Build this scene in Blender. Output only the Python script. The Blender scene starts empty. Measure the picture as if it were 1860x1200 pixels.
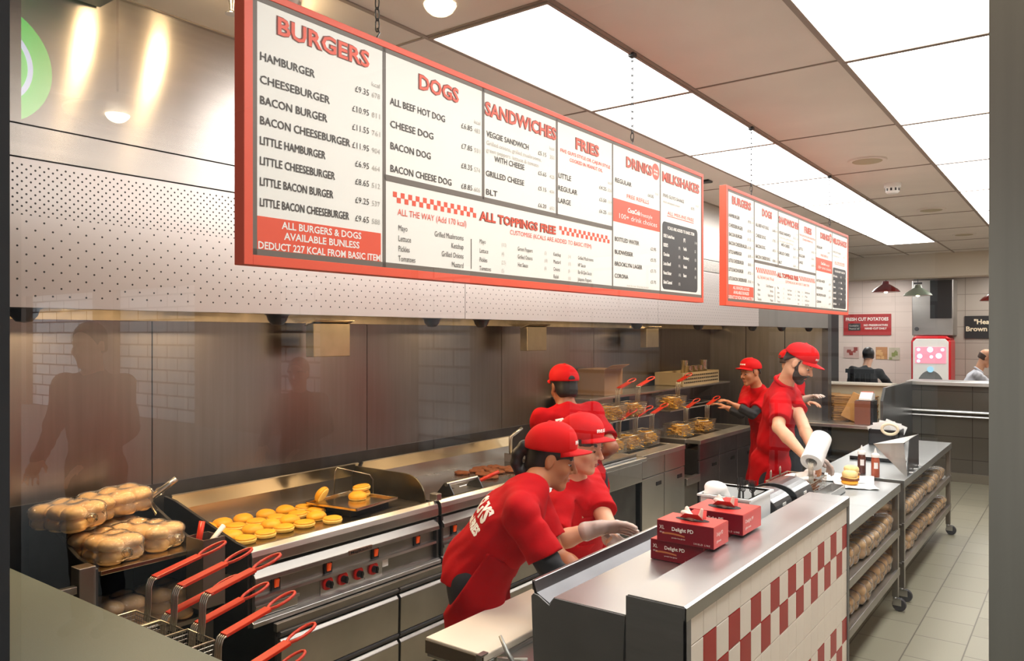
import bpy, bmesh, math, random
import numpy as np
from mathutils import Vector as V, Matrix as Mx, Euler
from mathutils.bvhtree import BVHTree
PI = math.pi
S = bpy.context.scene
COL = S.collection
random.seed(7)

# ------------------------------------------------------------------ camera, world, exposure
cd = bpy.data.cameras.new('camera')
cam = bpy.data.objects.new('camera', cd)
COL.objects.link(cam)
cam.location = (0, 0, 1.95)
cam.rotation_euler = (PI / 2, 0, math.radians(36.65))
cd.sensor_width = 36
cd.lens = 27.136
cd.shift_y = 8 / 1860
cd.clip_start = 0.05
S.camera = cam
S.view_settings.view_transform = 'Standard'
S.view_settings.look = 'None'
S.view_settings.gamma = 1
S.view_settings.use_curve_mapping = False
S.view_settings.exposure = 0.9
W = bpy.data.worlds.new('world')
S.world = W
W.use_nodes = True
W.node_tree.nodes['Background'].inputs[0].default_value = (0.80, 0.90, 1.0, 1)
W.node_tree.nodes['Background'].inputs[1].default_value = 1.0
PANEL_STRENGTH = 5.2
HOOD_WATTS = 7.0


def area_light(name, loc, rot, sx, sy, watts, col):
    l = bpy.data.lights.new(name, 'AREA')
    l.shape = 'RECTANGLE'
    l.size, l.size_y, l.energy, l.color = sx, sy, watts, col
    o = bpy.data.objects.new(name, l)
    o.location, o.rotation_euler = loc, rot
    COL.objects.link(o)
    return o


# warm lamps inside the extractor canopy, shining down on the griddles and fryers
for _y, _w in ((1.75, 1.7), (2.7, 1.3), (3.9, 1.0), (5.2, 0.8), (7.0, 1.0), (8.6, 1.0)):
    area_light('hood_light', (-3.25, _y, 2.26), (0, 0, 0), 0.25, 0.5, HOOD_WATTS * _w, (1.0, 0.70, 0.38))


# ------------------------------------------------------------------ materials
def lin(c):
    return tuple((x / 12.92 if x <= 0.04045 else ((x + 0.055) / 1.055) ** 2.4) for x in c)


def rgb(r, g, b):
    return lin((r / 255, g / 255, b / 255)) + (1,)


def mat(name, col, rough=0.5, metal=0.0, emit=None, es=0.0, spec=0.5, alpha=1, trans=0, coat=0, var=0.0, vscale=8, vstretch=(1, 1, 1), aniso=0, sss=0, bump=0, bscale=60, arot=0.0, rvar=0.0):
    m = bpy.data.materials.new(name)
    m.use_nodes = True
    nt = m.node_tree
    b = nt.nodes['Principled BSDF']
    c = col if len(col) == 4 else tuple(col) + (1,)
    b.inputs['Base Color'].default_value = c
    b.inputs['Roughness'].default_value = rough
    b.inputs['Metallic'].default_value = metal
    b.inputs['Specular IOR Level'].default_value = spec
    b.inputs['Alpha'].default_value = alpha
    b.inputs['Transmission Weight'].default_value = trans
    b.inputs['Coat Weight'].default_value = coat
    if sss:
        b.inputs['Subsurface Weight'].default_value = sss
        b.inputs['Subsurface Radius'].default_value = (0.02, 0.008, 0.005)
    if aniso:
        b.inputs['Anisotropic'].default_value = aniso
        b.inputs['Anisotropic Rotation'].default_value = arot
        t = nt.nodes.new('ShaderNodeTangent')
        t.direction_type = 'RADIAL'
        t.axis = 'Z'
        nt.links.new(t.outputs[0], b.inputs['Tangent'])
    if emit:
        b.inputs['Emission Color'].default_value = tuple(emit) + ((1,) if len(emit) == 3 else ())
        b.inputs['Emission Strength'].default_value = es
    if var or bump or rvar:
        tc = nt.nodes.new('ShaderNodeTexCoord')
        mp = nt.nodes.new('ShaderNodeMapping')
        mp.inputs['Scale'].default_value = vstretch
        nt.links.new(tc.outputs['Object'], mp.inputs[0])
        n = nt.nodes.new('ShaderNodeTexNoise')
        n.inputs['Scale'].default_value = vscale
        n.inputs['Detail'].default_value = 4
        nt.links.new(mp.outputs[0], n.inputs['Vector'])
        if var:
            mr = nt.nodes.new('ShaderNodeMapRange')
            mr.inputs[1].default_value, mr.inputs[2].default_value = 0.3, 0.7
            mr.inputs[3].default_value, mr.inputs[4].default_value = 1 - var, 1 + var
            nt.links.new(n.outputs[0], mr.inputs[0])
            mx = nt.nodes.new('ShaderNodeVectorMath')
            mx.operation = 'SCALE'
            mx.inputs[0].default_value = c[:3]
            nt.links.new(mr.outputs[0], mx.inputs['Scale'])
            nt.links.new(mx.outputs[0], b.inputs['Base Color'])
        if rvar:
            mr = nt.nodes.new('ShaderNodeMapRange')
            mr.inputs[1].default_value, mr.inputs[2].default_value = 0.3, 0.7
            mr.inputs[3].default_value, mr.inputs[4].default_value = max(.02, rough - rvar), rough + rvar
            nt.links.new(n.outputs[0], mr.inputs[0])
            nt.links.new(mr.outputs[0], b.inputs['Roughness'])
        if bump:
            n2 = nt.nodes.new('ShaderNodeTexNoise')
            n2.inputs['Scale'].default_value = bscale
            n2.inputs['Detail'].default_value = 3
            nt.links.new(mp.outputs[0], n2.inputs['Vector'])
            bp = nt.nodes.new('ShaderNodeBump')
            bp.inputs['Strength'].default_value = bump
            bp.inputs['Distance'].default_value = 0.01
            nt.links.new(n2.outputs[0], bp.inputs['Height'])
            nt.links.new(bp.outputs[0], b.inputs['Normal'])
    return m


def film_mat(name, tint, gloss=0.35, rough=0.12, haze=0.08):
    """clear plastic film: mostly transparent, with a sheen and a little milky haze"""
    m = bpy.data.materials.new(name)
    m.use_nodes = True
    nt = m.node_tree
    nt.nodes.clear()
    out = nt.nodes.new('ShaderNodeOutputMaterial')
    tr = nt.nodes.new('ShaderNodeBsdfTransparent')
    tr.inputs[0].default_value = tint
    gl = nt.nodes.new('ShaderNodeBsdfGlossy')
    gl.inputs['Roughness'].default_value = rough
    di = nt.nodes.new('ShaderNodeBsdfDiffuse')
    di.inputs[0].default_value = (.95, .93, .9, 1)
    fr = nt.nodes.new('ShaderNodeFresnel')
    fr.inputs[0].default_value = 1.45
    ml = nt.nodes.new('ShaderNodeMath')
    ml.operation = 'MULTIPLY'
    ml.inputs[1].default_value = gloss
    m1 = nt.nodes.new('ShaderNodeMixShader')
    m2 = nt.nodes.new('ShaderNodeMixShader')
    m2.inputs[0].default_value = haze
    nt.links.new(tr.outputs[0], m2.inputs[1])
    nt.links.new(di.outputs[0], m2.inputs[2])
    nt.links.new(fr.outputs[0], ml.inputs[0])
    nt.links.new(ml.outputs[0], m1.inputs[0])
    nt.links.new(m2.outputs[0], m1.inputs[1])
    nt.links.new(gl.outputs[0], m1.inputs[2])
    nt.links.new(m1.outputs[0], out.inputs[0])
    tc = nt.nodes.new('ShaderNodeTexCoord')
    n2 = nt.nodes.new('ShaderNodeTexNoise')
    n2.inputs['Scale'].default_value = 45
    nt.links.new(tc.outputs['Object'], n2.inputs['Vector'])
    bp = nt.nodes.new('ShaderNodeBump')
    bp.inputs['Strength'].default_value = 1.0
    bp.inputs['Distance'].default_value = 0.02
    if haze > 0.02:
        nt.links.new(n2.outputs[0], bp.inputs['Height'])
        nt.links.new(bp.outputs[0], gl.inputs['Normal'])
    return m


M = dict(
    steel=mat('brushed_steel', (.58, .57, .55), .32, 1, var=.05, vscale=4, rvar=.03),
    steel_dull=mat('dull_steel', (.33, .315, .29), .38, 1, var=.14, vscale=3, rvar=.03),
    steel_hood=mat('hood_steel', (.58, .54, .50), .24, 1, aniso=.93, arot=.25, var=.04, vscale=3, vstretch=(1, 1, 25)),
    steel_wall=mat('wall_steel', (.285, .265, .26), .28, 1, aniso=.6, arot=.25, var=.06, vscale=2, vstretch=(1, 14, .6)),
    steel_dark=mat('dark_steel', (.12, .12, .125), .38, 1, var=.12, vscale=7),
    steel_top=mat('worktop_steel', (.66, .67, .66), .34, 1, var=.03, vscale=4, rvar=.03),
    steel_side=mat('counter_side_steel', (.17, .17, .165), .45, .25, var=.06, vscale=5, vstretch=(1, 1, 8)),
    steel_rack=mat('rack_top_steel', (.40, .42, .42), .36, 1, var=.05, vscale=4, rvar=.03),
    griddle=mat('griddle_plate', (.34, .29, .22), .24, 1, var=.25, vscale=7, rvar=.05),
    char=mat('charred_griddle', (.03, .022, .015), .45, .4, bump=.6, bscale=220),
    tray=mat('tray_metal', (.62, .52, .36), .20, 1, var=.15, vscale=12),
    wire=mat('wire', (.50, .46, .38), .28, 1),
    red_handle=mat('red_coated_handle', rgb(205, 45, 12), .34),
    black=mat('black_plastic', (.012, .012, .013), .35),
    blackm=mat('matt_black', (.010, .010, .011), .65),
    rubber=mat('rubber_grey', (.05, .05, .055), .6),
    white=mat('white_plastic', (.82, .81, .78), .35),
    board=mat('cutting_board', rgb(236, 224, 205), .45, var=.03, vscale=6, sss=0),
    paper=mat('white_paper', (.86, .85, .83), .6),
    menu_white=mat('menu_white', rgb(244, 240, 230), .5),
    menu_red=mat('menu_red', rgb(234, 90, 62), .45),
    menu_grey=mat('menu_grey', rgb(112, 102, 92), .5),
    menu_dark=mat('menu_lettering', rgb(70, 62, 56), .5),
    menu_pale=mat('menu_pale_lettering', rgb(186, 180, 170), .5),
    menu_out=mat('menu_heading_outline', rgb(120, 50, 34), .5),
    menu_tag=mat('menu_black_tag', rgb(66, 64, 64), .5),
    cream_text=mat('white_lettering', rgb(245, 240, 232), .5),
    red_box=mat('red_card', rgb(118, 6, 26), .4, spec=.3),
    red_box_top=mat('bright_red_card', rgb(214, 60, 52), .4),
    gold_print=mat('gold_print', rgb(190, 110, 60), .5),
    switch=mat('orange_switch', rgb(255, 96, 20), .3, emit=rgb(255, 70, 10), es=.1),
    knob_red=mat('red_dial', rgb(200, 24, 14), .4),
    bun=mat('toasted_bun', rgb(238, 172, 44), .5, var=.18, vscale=9, bump=.15, bscale=90, sss=.0),
    bun_cut=mat('bun_cut_face', rgb(246, 210, 110), .7, var=.12, vscale=30),
    bun_pale=mat('fresh_bun', rgb(214, 150, 78), .5, var=.2, vscale=9),
    patty=mat('beef_patty', rgb(132, 76, 42), .7, var=.3, vscale=40, bump=.6, bscale=120),
    fries=mat('fries', rgb(226, 176, 72), .5, var=.2, vscale=20),
    film=film_mat('clear_bag_film', (.98, .97, .95, 1), gloss=2.2, rough=.14, haze=.11),
    tile_white=mat('white_tile', rgb(240, 234, 222), .3, spec=.3, var=.03, vscale=4),
    tile_red=mat('red_tile', rgb(166, 2, 6), .3, spec=.25),
    grout=mat('grout', rgb(196, 190, 178), .8),
    skin=mat('skin', rgb(214, 160, 126), .5, sss=.12),
    skin_tan=mat('tan_skin', rgb(176, 112, 74), .5, sss=.1),
    skin_brown=mat('brown_skin', rgb(150, 92, 62), .5, sss=.1),
    shirt=mat('red_shirt', rgb(180, 2, 12), .8, spec=.15, var=.06, vscale=14, bump=.25, bscale=26),
    apron=mat('red_apron', rgb(164, 1, 12), .8, spec=.15, var=.06, vscale=10, bump=.25, bscale=20),
    cap=mat('red_cap', rgb(196, 8, 10), .75, spec=.2, var=.04, vscale=20),
    undershirt=mat('black_sleeve', (.012, .012, .014), .8),
    trousers=mat('dark_trousers', (.018, .018, .024), .8),
    jeans=mat('blue_jeans', rgb(46, 62, 84), .8, var=.15, vscale=30),
    hair=mat('black_hair', (.012, .009, .008), .45),
    hair_brown=mat('brown_hair', (.06, .03, .018), .5),
    beard=mat('dark_beard', (.035, .02, .014), .7),
    eye_white=mat('eye_white', (.8, .78, .75), .2),
    iris=mat('iris', (.03, .018, .01), .15),
    lip=mat('lips', rgb(168, 84, 74), .45),
    shoe=mat('black_shoe', (.01, .01, .01), .5),
    white_shirt=mat('white_shirt', rgb(214, 218, 228), .8),
    black_jacket=mat('black_jacket', (.02, .02, .022), .8),
    kraft=mat('kraft_paper', rgb(178, 128, 68), .8, var=.1, vscale=14),
    cardboard=mat('brown_card', rgb(120, 66, 44), .6),
)
M['glove'] = film_mat('clear_glove', (.97, .95, .92, 1), gloss=.9, rough=.25, haze=.33)
M['clear'] = film_mat('clear_plastic', (.96, .97, .97, 1), gloss=1, rough=.05, haze=.0)


# ------------------------------------------------------------------ mesh helpers
class MB:
    def __init__(s, rs=1.0):
        s.v, s.f, s.rs = [], [], rs

    def add(s, vs, fs):
        n = len(s.v)
        s.v += [tuple(p) for p in vs]
        s.f += [tuple(i + n for i in q) for q in fs]
        return s

    def box(s, x0, x1, y0, y1, z0, z1, R=None, c=None):
        vs = [V((x, y, z)) for z in (z0, z1) for y in (y0, y1) for x in (x0, x1)]
        if R is not None:
            c = V(c or (0, 0, 0))
            vs = [R @ (p - c) + c for p in vs]
        return s.add(vs, [(0, 2, 3, 1), (4, 5, 7, 6), (0, 1, 5, 4), (2, 6, 7, 3), (0, 4, 6, 2), (1, 3, 7, 5)])

    def prism(s, poly, axis, a, b):
        """polygon (2-tuples) extruded along axis from a to b; poly coords are the other two axes in xyz order"""
        n = len(poly)

        def P(q, t):
            return (t, q[0], q[1]) if axis == 'x' else ((q[0], t, q[1]) if axis == 'y' else (q[0], q[1], t))
        vs = [P(q, a) for q in poly] + [P(q, b) for q in poly]
        fs = [tuple(range(n - 1, -1, -1)), tuple(range(n, 2 * n))]
        fs += [(i, (i + 1) % n, n + (i + 1) % n, n + i) for i in range(n)]
        return s.add(vs, fs)

    def tube(s, path, r, n=8, closed=False, caps=True):
        P = [V(p) for p in path]
        m = len(P)
        rs = [q * s.rs for q in (r if isinstance(r, (list, tuple)) else [r] * m)]
        vs = []
        up = None
        for i in range(m):
            if closed:
                t = (P[(i + 1) % m] - P[i - 1])
            else:
                t = P[min(i + 1, m - 1)] - P[max(i - 1, 0)]
            t.normalize()
            if up is None:
                up = V((0, 0, 1)) if abs(t.z) < .9 else V((1, 0, 0))
            a = t.cross(up)
            if a.length < 1e-5:
                a = t.cross(V((0, 1, 0.1)))
            a.normalize()
            b = a.cross(t).normalized()
            up = b
            for k in range(n):
                q = 2 * PI * k / n
                vs.append(P[i] + (a * math.cos(q) + b * math.sin(q)) * rs[i])
        fs = []
        for i in range(m if closed else m - 1):
            j = (i + 1) % m
            for k in range(n):
                k2 = (k + 1) % n
                fs.append((i * n + k, j * n + k, j * n + k2, i * n + k2))
        if caps and not closed:
            fs.append(tuple(range(n)))
            fs.append(tuple((m - 1) * n + k for k in range(n - 1, -1, -1)))
        return s.add(vs, fs)

    def lathe(s, prof, c=(0, 0, 0), n=24, R=None):
        """profile [(r,z)] around z, bottom to top"""
        c = V(c)
        vs = []
        for r, z in prof:
            for k in range(n):
                q = 2 * PI * k / n
                p = V((r * math.cos(q), r * math.sin(q), z))
                vs.append((R @ p if R is not None else p) + c)
        fs = []
        for i in range(len(prof) - 1):
            for k in range(n):
                k2 = (k + 1) % n
                fs.append((i * n + k, i * n + k2, (i + 1) * n + k2, (i + 1) * n + k))
        if prof[0][0] > 1e-6:
            fs.append(tuple(range(n - 1, -1, -1)))
        if prof[-1][0] > 1e-6:
            m = len(prof) - 1
            fs.append(tuple(m * n + k for k in range(n)))
        return s.add(vs, fs)

    def ell(s, c, r, R=None, n=16, m=10):
        prof = [(math.sin(PI * i / m), -math.cos(PI * i / m)) for i in range(m + 1)]
        prof[0] = (0.001, -1)
        prof[-1] = (0.001, 1)
        t = MB().lathe(prof, n=n)
        c = V(c)
        vs = []
        for p in t.v:
            q = V((p[0] * r[0], p[1] * r[1], p[2] * r[2])) * s.rs
            vs.append((R @ q if R is not None else q) + c)
        return s.add(vs, t.f)

    def mesh(s, name):
        me = bpy.data.meshes.new(name)
        me.from_pydata(s.v, [], s.f)
        bm = bmesh.new()
        bm.from_mesh(me)
        bmesh.ops.recalc_face_normals(bm, faces=bm.faces)
        bm.to_mesh(me)
        bm.free()
        return me


def wm(o):
    m = o.matrix_basis.copy()
    if o.parent is not None:
        m = wm(o.parent) @ o.matrix_parent_inverse @ m
    return m


def props(o, label=None, cat=None, group=None, kind=None):
    for k, v in (('label', label), ('category', cat), ('group', group), ('kind', kind)):
        if v:
            o[k] = v
    return o


def ob(name, mb, m, parent=None, bevel=0, smooth=False, local=False, seg=2, label=None, cat=None, group=None, kind=None):
    me = mb.mesh(name) if isinstance(mb, MB) else mb
    o = bpy.data.objects.new(name, me)
    COL.objects.link(o)
    if m is not None and not me.materials:
        me.materials.append(M[m] if isinstance(m, str) else m)
    if smooth:
        me.polygons.foreach_set('use_smooth', [True] * len(me.polygons))
        if smooth != 'all':
            me.set_sharp_from_angle(angle=math.radians(38))
    if bevel:
        b = o.modifiers.new('bevel', 'BEVEL')
        b.width = bevel
        b.segments = seg
        b.limit_method = 'ANGLE'
    if parent is not None:
        o.parent = parent
        if not local:
            o.matrix_parent_inverse = wm(parent).inverted()
    return props(o, label, cat, group, kind)


def thing(name, label, cat, loc=(0, 0, 0), rz=0, group=None):
    o = bpy.data.objects.new(name, None)
    o.empty_display_size = .05
    o.location = loc
    o.rotation_euler = (0, 0, rz)
    COL.objects.link(o)
    return props(o, label, cat, group)


def kids(o):
    return KIDS.get(o.name) or [c for c in bpy.data.objects if c.parent == o]


KIDS = {}


def copy_tree(o, loc=None, rot=None, label=None, parent=None, group=None, scale=None):
    if o.name not in KIDS:
        KIDS[o.name] = [c for c in bpy.data.objects if c.parent == o]
    c = o.copy()
    COL.objects.link(c)
    if parent is not None:
        c.parent = parent
        c.matrix_parent_inverse = o.matrix_parent_inverse
    if loc is not None:
        c.location = loc
    if rot is not None:
        c.rotation_euler = rot
    if scale is not None:
        c.scale = scale
    if label:
        c['label'] = label
    if group:
        c['group'] = group
    for ch in KIDS[o.name]:
        copy_tree(ch, parent=c)
    return c


def B(x0, x1, y0, y1, z0, z1):
    return MB().box(x0, x1, y0, y1, z0, z1)


# ------------------------------------------------------------------ lettering
FONT_CACHE = {}


def text_mb(jobs):
    """jobs: (string, origin, right, up, size, dict(align, fit, bold, sx)) -> one MB of flat lettering"""
    objs = []
    for j in jobs:
        st, org, rt, up, size = j[:5]
        k = j[5] if len(j) > 5 else {}
        c = bpy.data.curves.new('t', 'FONT')
        c.body = st
        c.size = size / 0.7           # size = capital height
        c.align_x = k.get('align', 'LEFT')
        c.resolution_u = k.get('res', 2)
        c.offset = k.get('bold', 0) * size
        c.space_character = k.get('space', 1)
        c.fill_mode = 'FRONT'
        o = bpy.data.objects.new('t', c)
        COL.objects.link(o)
        objs.append(o)
    bpy.context.view_layer.update()
    dg = bpy.context.evaluated_depsgraph_get()
    out = MB()
    for j, o in zip(jobs, objs):
        st, org, rt, up, size = j[:5]
        k = j[5] if len(j) > 5 else {}
        me = o.evaluated_get(dg).to_mesh()
        org, rt, up = V(org), V(rt).normalized(), V(up).normalized()
        sx = k.get('sx', .86)
        xs = [v.co.x for v in me.vertices]
        if xs and k.get('fit'):
            w = max(xs) - min(xs)
            sx = k['fit'] / w
        sk = k.get('skew', 0)
        vs = [org + rt * ((v.co.x + sk * v.co.y) * sx) + up * v.co.y for v in me.vertices]
        out.add(vs, [tuple(p.vertices) for p in me.polygons])
        o.evaluated_get(dg).to_mesh_clear()
        cu = o.data
        bpy.data.objects.remove(o)
        bpy.data.curves.remove(cu)
    return out


def flat_mesh(mb, name):
    me = bpy.data.meshes.new(name)
    me.from_pydata(mb.v, [], mb.f)
    return me


def bvh_of(o):
    me = o.data
    mw = wm(o)
    return BVHTree.FromPolygons([mw @ v.co for v in me.vertices], [tuple(p.vertices) for p in me.polygons])


def decal(name, jobs, target, direction, m, parent, off=.002, back=.3):
    """lettering laid onto a curved surface: each vertex is dropped along direction onto the target mesh"""
    mb = text_mb(jobs)
    # subdivide so that the letters bend with the cloth
    bm = bmesh.new()
    me = flat_mesh(mb, name)
    bm.from_mesh(me)
    bmesh.ops.triangulate(bm, faces=bm.faces)
    t = bvh_of(target)
    d = V(direction).normalized()
    for v in bm.verts:
        hit = t.ray_cast(v.co - d * back, d)
        if hit[0] is not None:
            v.co = hit[0] - d * off
    bm.to_mesh(me)
    bm.free()
    return ob(name, me, m, parent)


# ------------------------------------------------------------------ soft bodies: a distance field turned into one continuous mesh
class SDF:
    def __init__(s, lo, hi, h, rs=1.0):
        s.rs = rs
        s.lo = np.array(lo, float)
        s.h = h
        s.n = np.ceil((np.array(hi, float) - s.lo) / h).astype(int) + 1
        s.F = np.full(tuple(s.n), .5, np.float32)

    def _blk(s, lo, hi, pad):
        a = np.floor((np.array(lo) - pad - s.lo) / s.h).astype(int)
        b = np.ceil((np.array(hi) + pad - s.lo) / s.h).astype(int) + 1
        a = np.clip(a, 0, s.n)
        b = np.clip(b, 0, s.n)
        if (b <= a).any():
            return None
        sl = tuple(slice(i, j) for i, j in zip(a, b))
        g = [((s.lo[i] + s.h * np.arange(a[i], b[i])).astype(np.float32)).reshape([-1 if k == i else 1 for k in range(3)]) for i in range(3)]
        return sl, g

    def _mix(s, sl, d, k, sub=False):
        A = s.F[sl]
        if sub:
            d = -d
            if k > 0:
                hh = np.maximum(k - np.abs(A - d), 0) / k
                s.F[sl] = np.maximum(A, d) + hh * hh * k * .25
            else:
                s.F[sl] = np.maximum(A, d)
        else:
            if k > 0:
                hh = np.maximum(k - np.abs(A - d), 0) / k
                s.F[sl] = np.minimum(A, d) - hh * hh * k * .25
            else:
                s.F[sl] = np.minimum(A, d)

    def cap(s, a, b, ra, rb=None, k=.02, sub=False):
        rb = ra if rb is None else rb
        ra, rb = ra * s.rs, rb * s.rs
        a, b = np.array(a, float), np.array(b, float)
        R = max(ra, rb)
        q = s._blk(np.minimum(a, b) - R, np.maximum(a, b) + R, k + 3 * s.h)
        if q is None:
            return s
        sl, g = q
        ab = b - a
        L = max(float(ab @ ab), 1e-9)
        p = [g[i] - a[i] for i in range(3)]
        t = np.clip((p[0] * ab[0] + p[1] * ab[1] + p[2] * ab[2]) / L, 0, 1)
        d = np.sqrt(sum((p[i] - t * ab[i]) ** 2 for i in range(3))) - (ra + (rb - ra) * t)
        s._mix(sl, d, k, sub)
        return s

    def ell(s, c, r, R=None, k=.02, sub=False):
        c = np.array(c, float)
        r = [q * s.rs for q in r]
        m = max(r)
        q = s._blk(c - m, c + m, k + 3 * s.h)
        if q is None:
            return s
        sl, g = q
        p = [g[i] - c[i] for i in range(3)]
        if R is not None:
            R = np.array(R)
            p = [sum(R[j][i] * p[j] for j in range(3)) for i in range(3)]
        k0 = np.sqrt(sum((p[i] / r[i]) ** 2 for i in range(3)))
        k1 = np.sqrt(sum((p[i] / r[i] ** 2) ** 2 for i in range(3))) + 1e-6
        s._mix(sl, k0 * (k0 - 1) / k1, k, sub)
        return s

    def plane(s, p, n, k=0.0, lo=None, hi=None):
        """cut away the side the normal points to (inside the block lo..hi only)"""
        q = s._blk(lo if lo is not None else s.lo, hi if hi is not None else s.lo + s.h * s.n, 0)
        if q is None:
            return s
        sl, g = q
        n = np.array(n, float)
        n = n / np.linalg.norm(n)
        d = sum((g[i] - p[i]) * n[i] for i in range(3))
        s._mix(sl, -d, k, True)
        return s

    def wrinkle(s, amp, fx, ph=0.0):
        g = [((s.lo[i] + s.h * np.arange(s.n[i])).astype(np.float32)).reshape([-1 if k == i else 1 for k in range(3)]) for i in range(3)]
        w = np.zeros(tuple(s.n), np.float32)
        for (a, b, c, p, w0) in fx:
            w += w0 * np.sin(a * g[0] + b * g[1] + c * g[2] + p + ph + 1.3 * np.sin(.45 * (b * g[0] - a * g[1]) + .3 * c * g[2] + p))
        s.F += (amp * w).astype(np.float32)
        return s

    def mesh(s, name):
        F, n = s.F, s.n
        ins = F < 0
        cnt = np.zeros(tuple(n - 1), np.int8)
        for dx in (0, 1):
            for dy in (0, 1):
                for dz in (0, 1):
                    cnt += ins[dx:n[0] - 1 + dx, dy:n[1] - 1 + dy, dz:n[2] - 1 + dz]
        act = (cnt > 0) & (cnt < 8)
        idx = np.argwhere(act)
        ids = np.full(tuple(n - 1), -1, np.int64)
        ids[act] = np.arange(len(idx))
        co = [(dx, dy, dz) for dx in (0, 1) for dy in (0, 1) for dz in (0, 1)]
        vals = np.stack([F[idx[:, 0] + c[0], idx[:, 1] + c[1], idx[:, 2] + c[2]] for c in co], 1)
        acc = np.zeros((len(idx), 3))
        num = np.zeros(len(idx))
        for i in range(8):
            for j in range(i + 1, 8):
                if sum(abs(co[i][q] - co[j][q]) for q in range(3)) != 1:
                    continue
                a, b = vals[:, i], vals[:, j]
                cr = (a < 0) != (b < 0)
                t = np.where(cr, a / np.where(cr, a - b, 1), 0)
                pt = np.array(co[i]) + t[:, None] * (np.array(co[j]) - np.array(co[i]))
                acc += pt * cr[:, None]
                num += cr
        P = s.lo + s.h * (idx + acc / num[:, None])
        quads = []
        for ax in range(3):
            a = [slice(None)] * 3
            b = [slice(None)] * 3
            a[ax] = slice(0, n[ax] - 1)
            b[ax] = slice(1, n[ax])
            A, Bq = ins[tuple(a)], ins[tuple(b)]
            e = np.argwhere(A != Bq)
            o1, o2 = [q for q in range(3) if q != ax]
            ok = (e[:, o1] > 0) & (e[:, o2] > 0) & (e[:, o1] < n[o1] - 1) & (e[:, o2] < n[o2] - 1)
            e = e[ok]
            fl = A[tuple(e.T)]
            u = np.zeros(3, int)
            v = np.zeros(3, int)
            u[o1] = 1
            v[o2] = 1
            q = np.stack([ids[tuple((e - u - v).T)], ids[tuple((e - v).T)], ids[tuple(e.T)], ids[tuple((e - u).T)]], 1)
            flip = fl if ax != 1 else ~fl
            q[~flip] = q[~flip][:, ::-1]
            quads.append(q)
        Q = np.concatenate(quads)
        me = bpy.data.meshes.new(name)
        me.vertices.add(len(P))
        me.vertices.foreach_set('co', P.ravel().astype(np.float32))
        me.loops.add(len(Q) * 4)
        me.loops.foreach_set('vertex_index', Q.ravel().astype(np.int32))
        me.polygons.add(len(Q))
        me.polygons.foreach_set('loop_start', np.arange(0, len(Q) * 4, 4, dtype=np.int32))
        me.polygons.foreach_set('loop_total', np.full(len(Q), 4, np.int32))
        me.polygons.foreach_set('use_smooth', np.ones(len(Q), bool))
        me.update(calc_edges=True)
        me.validate()
        return me


ORD = ['first', 'second', 'third', 'fourth', 'fifth', 'sixth', 'seventh', 'eighth', 'ninth', 'tenth', 'eleventh', 'twelfth', 'thirteenth', 'fourteenth']
# ================================================================== THE SETTING
def node_mat(name):
    m = bpy.data.materials.new(name)
    m.use_nodes = True
    return m, m.node_tree, m.node_tree.nodes['Principled BSDF']


def nmath(nt, op, a, b=None, c=None):
    n = nt.nodes.new('ShaderNodeMath')
    n.operation = op
    for i, x in enumerate((a, b, c)):
        if x is None:
            continue
        if isinstance(x, (int, float)):
            n.inputs[i].default_value = x
        else:
            nt.links.new(x, n.inputs[i])
    return n.outputs[0]


def brick_mat(name, c1, c2, mortar, bw, bh, rough, ms=.004, off=.5, axes='xy', coat=0, bump=.3):
    m, nt, b = node_mat(name)
    tc = nt.nodes.new('ShaderNodeTexCoord')
    sp = nt.nodes.new('ShaderNodeSeparateXYZ')
    cb = nt.nodes.new('ShaderNodeCombineXYZ')
    nt.links.new(tc.outputs['Object'], sp.inputs[0])
    for i, a in enumerate(axes):
        nt.links.new(sp.outputs['xyz'.index(a)], cb.inputs[i])
    t = nt.nodes.new('ShaderNodeTexBrick')
    t.inputs['Scale'].default_value = 1
    t.inputs['Color1'].default_value, t.inputs['Color2'].default_value, t.inputs['Mortar'].default_value = c1, c2, mortar
    t.inputs['Brick Width'].default_value, t.inputs['Row Height'].default_value = bw, bh
    t.inputs['Mortar Size'].default_value = ms
    t.inputs['Mortar Smooth'].default_value = .1
    t.offset = off
    nt.links.new(cb.outputs[0], t.inputs['Vector'])
    nt.links.new(t.outputs['Color'], b.inputs['Base Color'])
    b.inputs['Roughness'].default_value = rough
    b.inputs['Coat Weight'].default_value = coat
    bp = nt.nodes.new('ShaderNodeBump')
    bp.inputs['Strength'].default_value = bump
    bp.inputs['Distance'].default_value = .004
    bp.invert = True
    nt.links.new(t.outputs['Fac'], bp.inputs['Height'])
    nt.links.new(bp.outputs[0], b.inputs['Normal'])
    return m


M['floor'] = brick_mat('floor_tiles', rgb(156, 152, 132), rgb(146, 142, 122), rgb(98, 94, 80), .40, .30, .35, .004, .5, 'yx')
M['ceiling'] = mat('ceiling_tile', rgb(222, 214, 204), .8, var=.04, vscale=3)
M['tbar'] = mat('ceiling_grid', rgb(150, 136, 124), .6)
M['wall_white'] = brick_mat('white_wall_tiles', rgb(232, 216, 206), rgb(228, 212, 202), rgb(206, 190, 180), .6, .3, .35, .004, 0, 'xz', bump=.1)
M['wall_grey'] = brick_mat('grey_wall_tiles', rgb(168, 158, 148), rgb(160, 150, 140), rgb(120, 110, 102), .6, .3, .3, .005, 0, 'xz')
M['bar_tile'] = brick_mat('dark_bar_tiles', rgb(86, 82, 74), rgb(80, 76, 68), rgb(40, 38, 34), .6, .3, .16, .004, 0, 'xz', coat=.3)
M['facade'] = brick_mat('pale_street_brick', rgb(226, 226, 222), rgb(206, 206, 204), rgb(70, 70, 72), .75, .25, .6, .018, .5, 'xz', bump=0)
M['facade_brown'] = mat('street_pier', rgb(120, 92, 74), .7)
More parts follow.
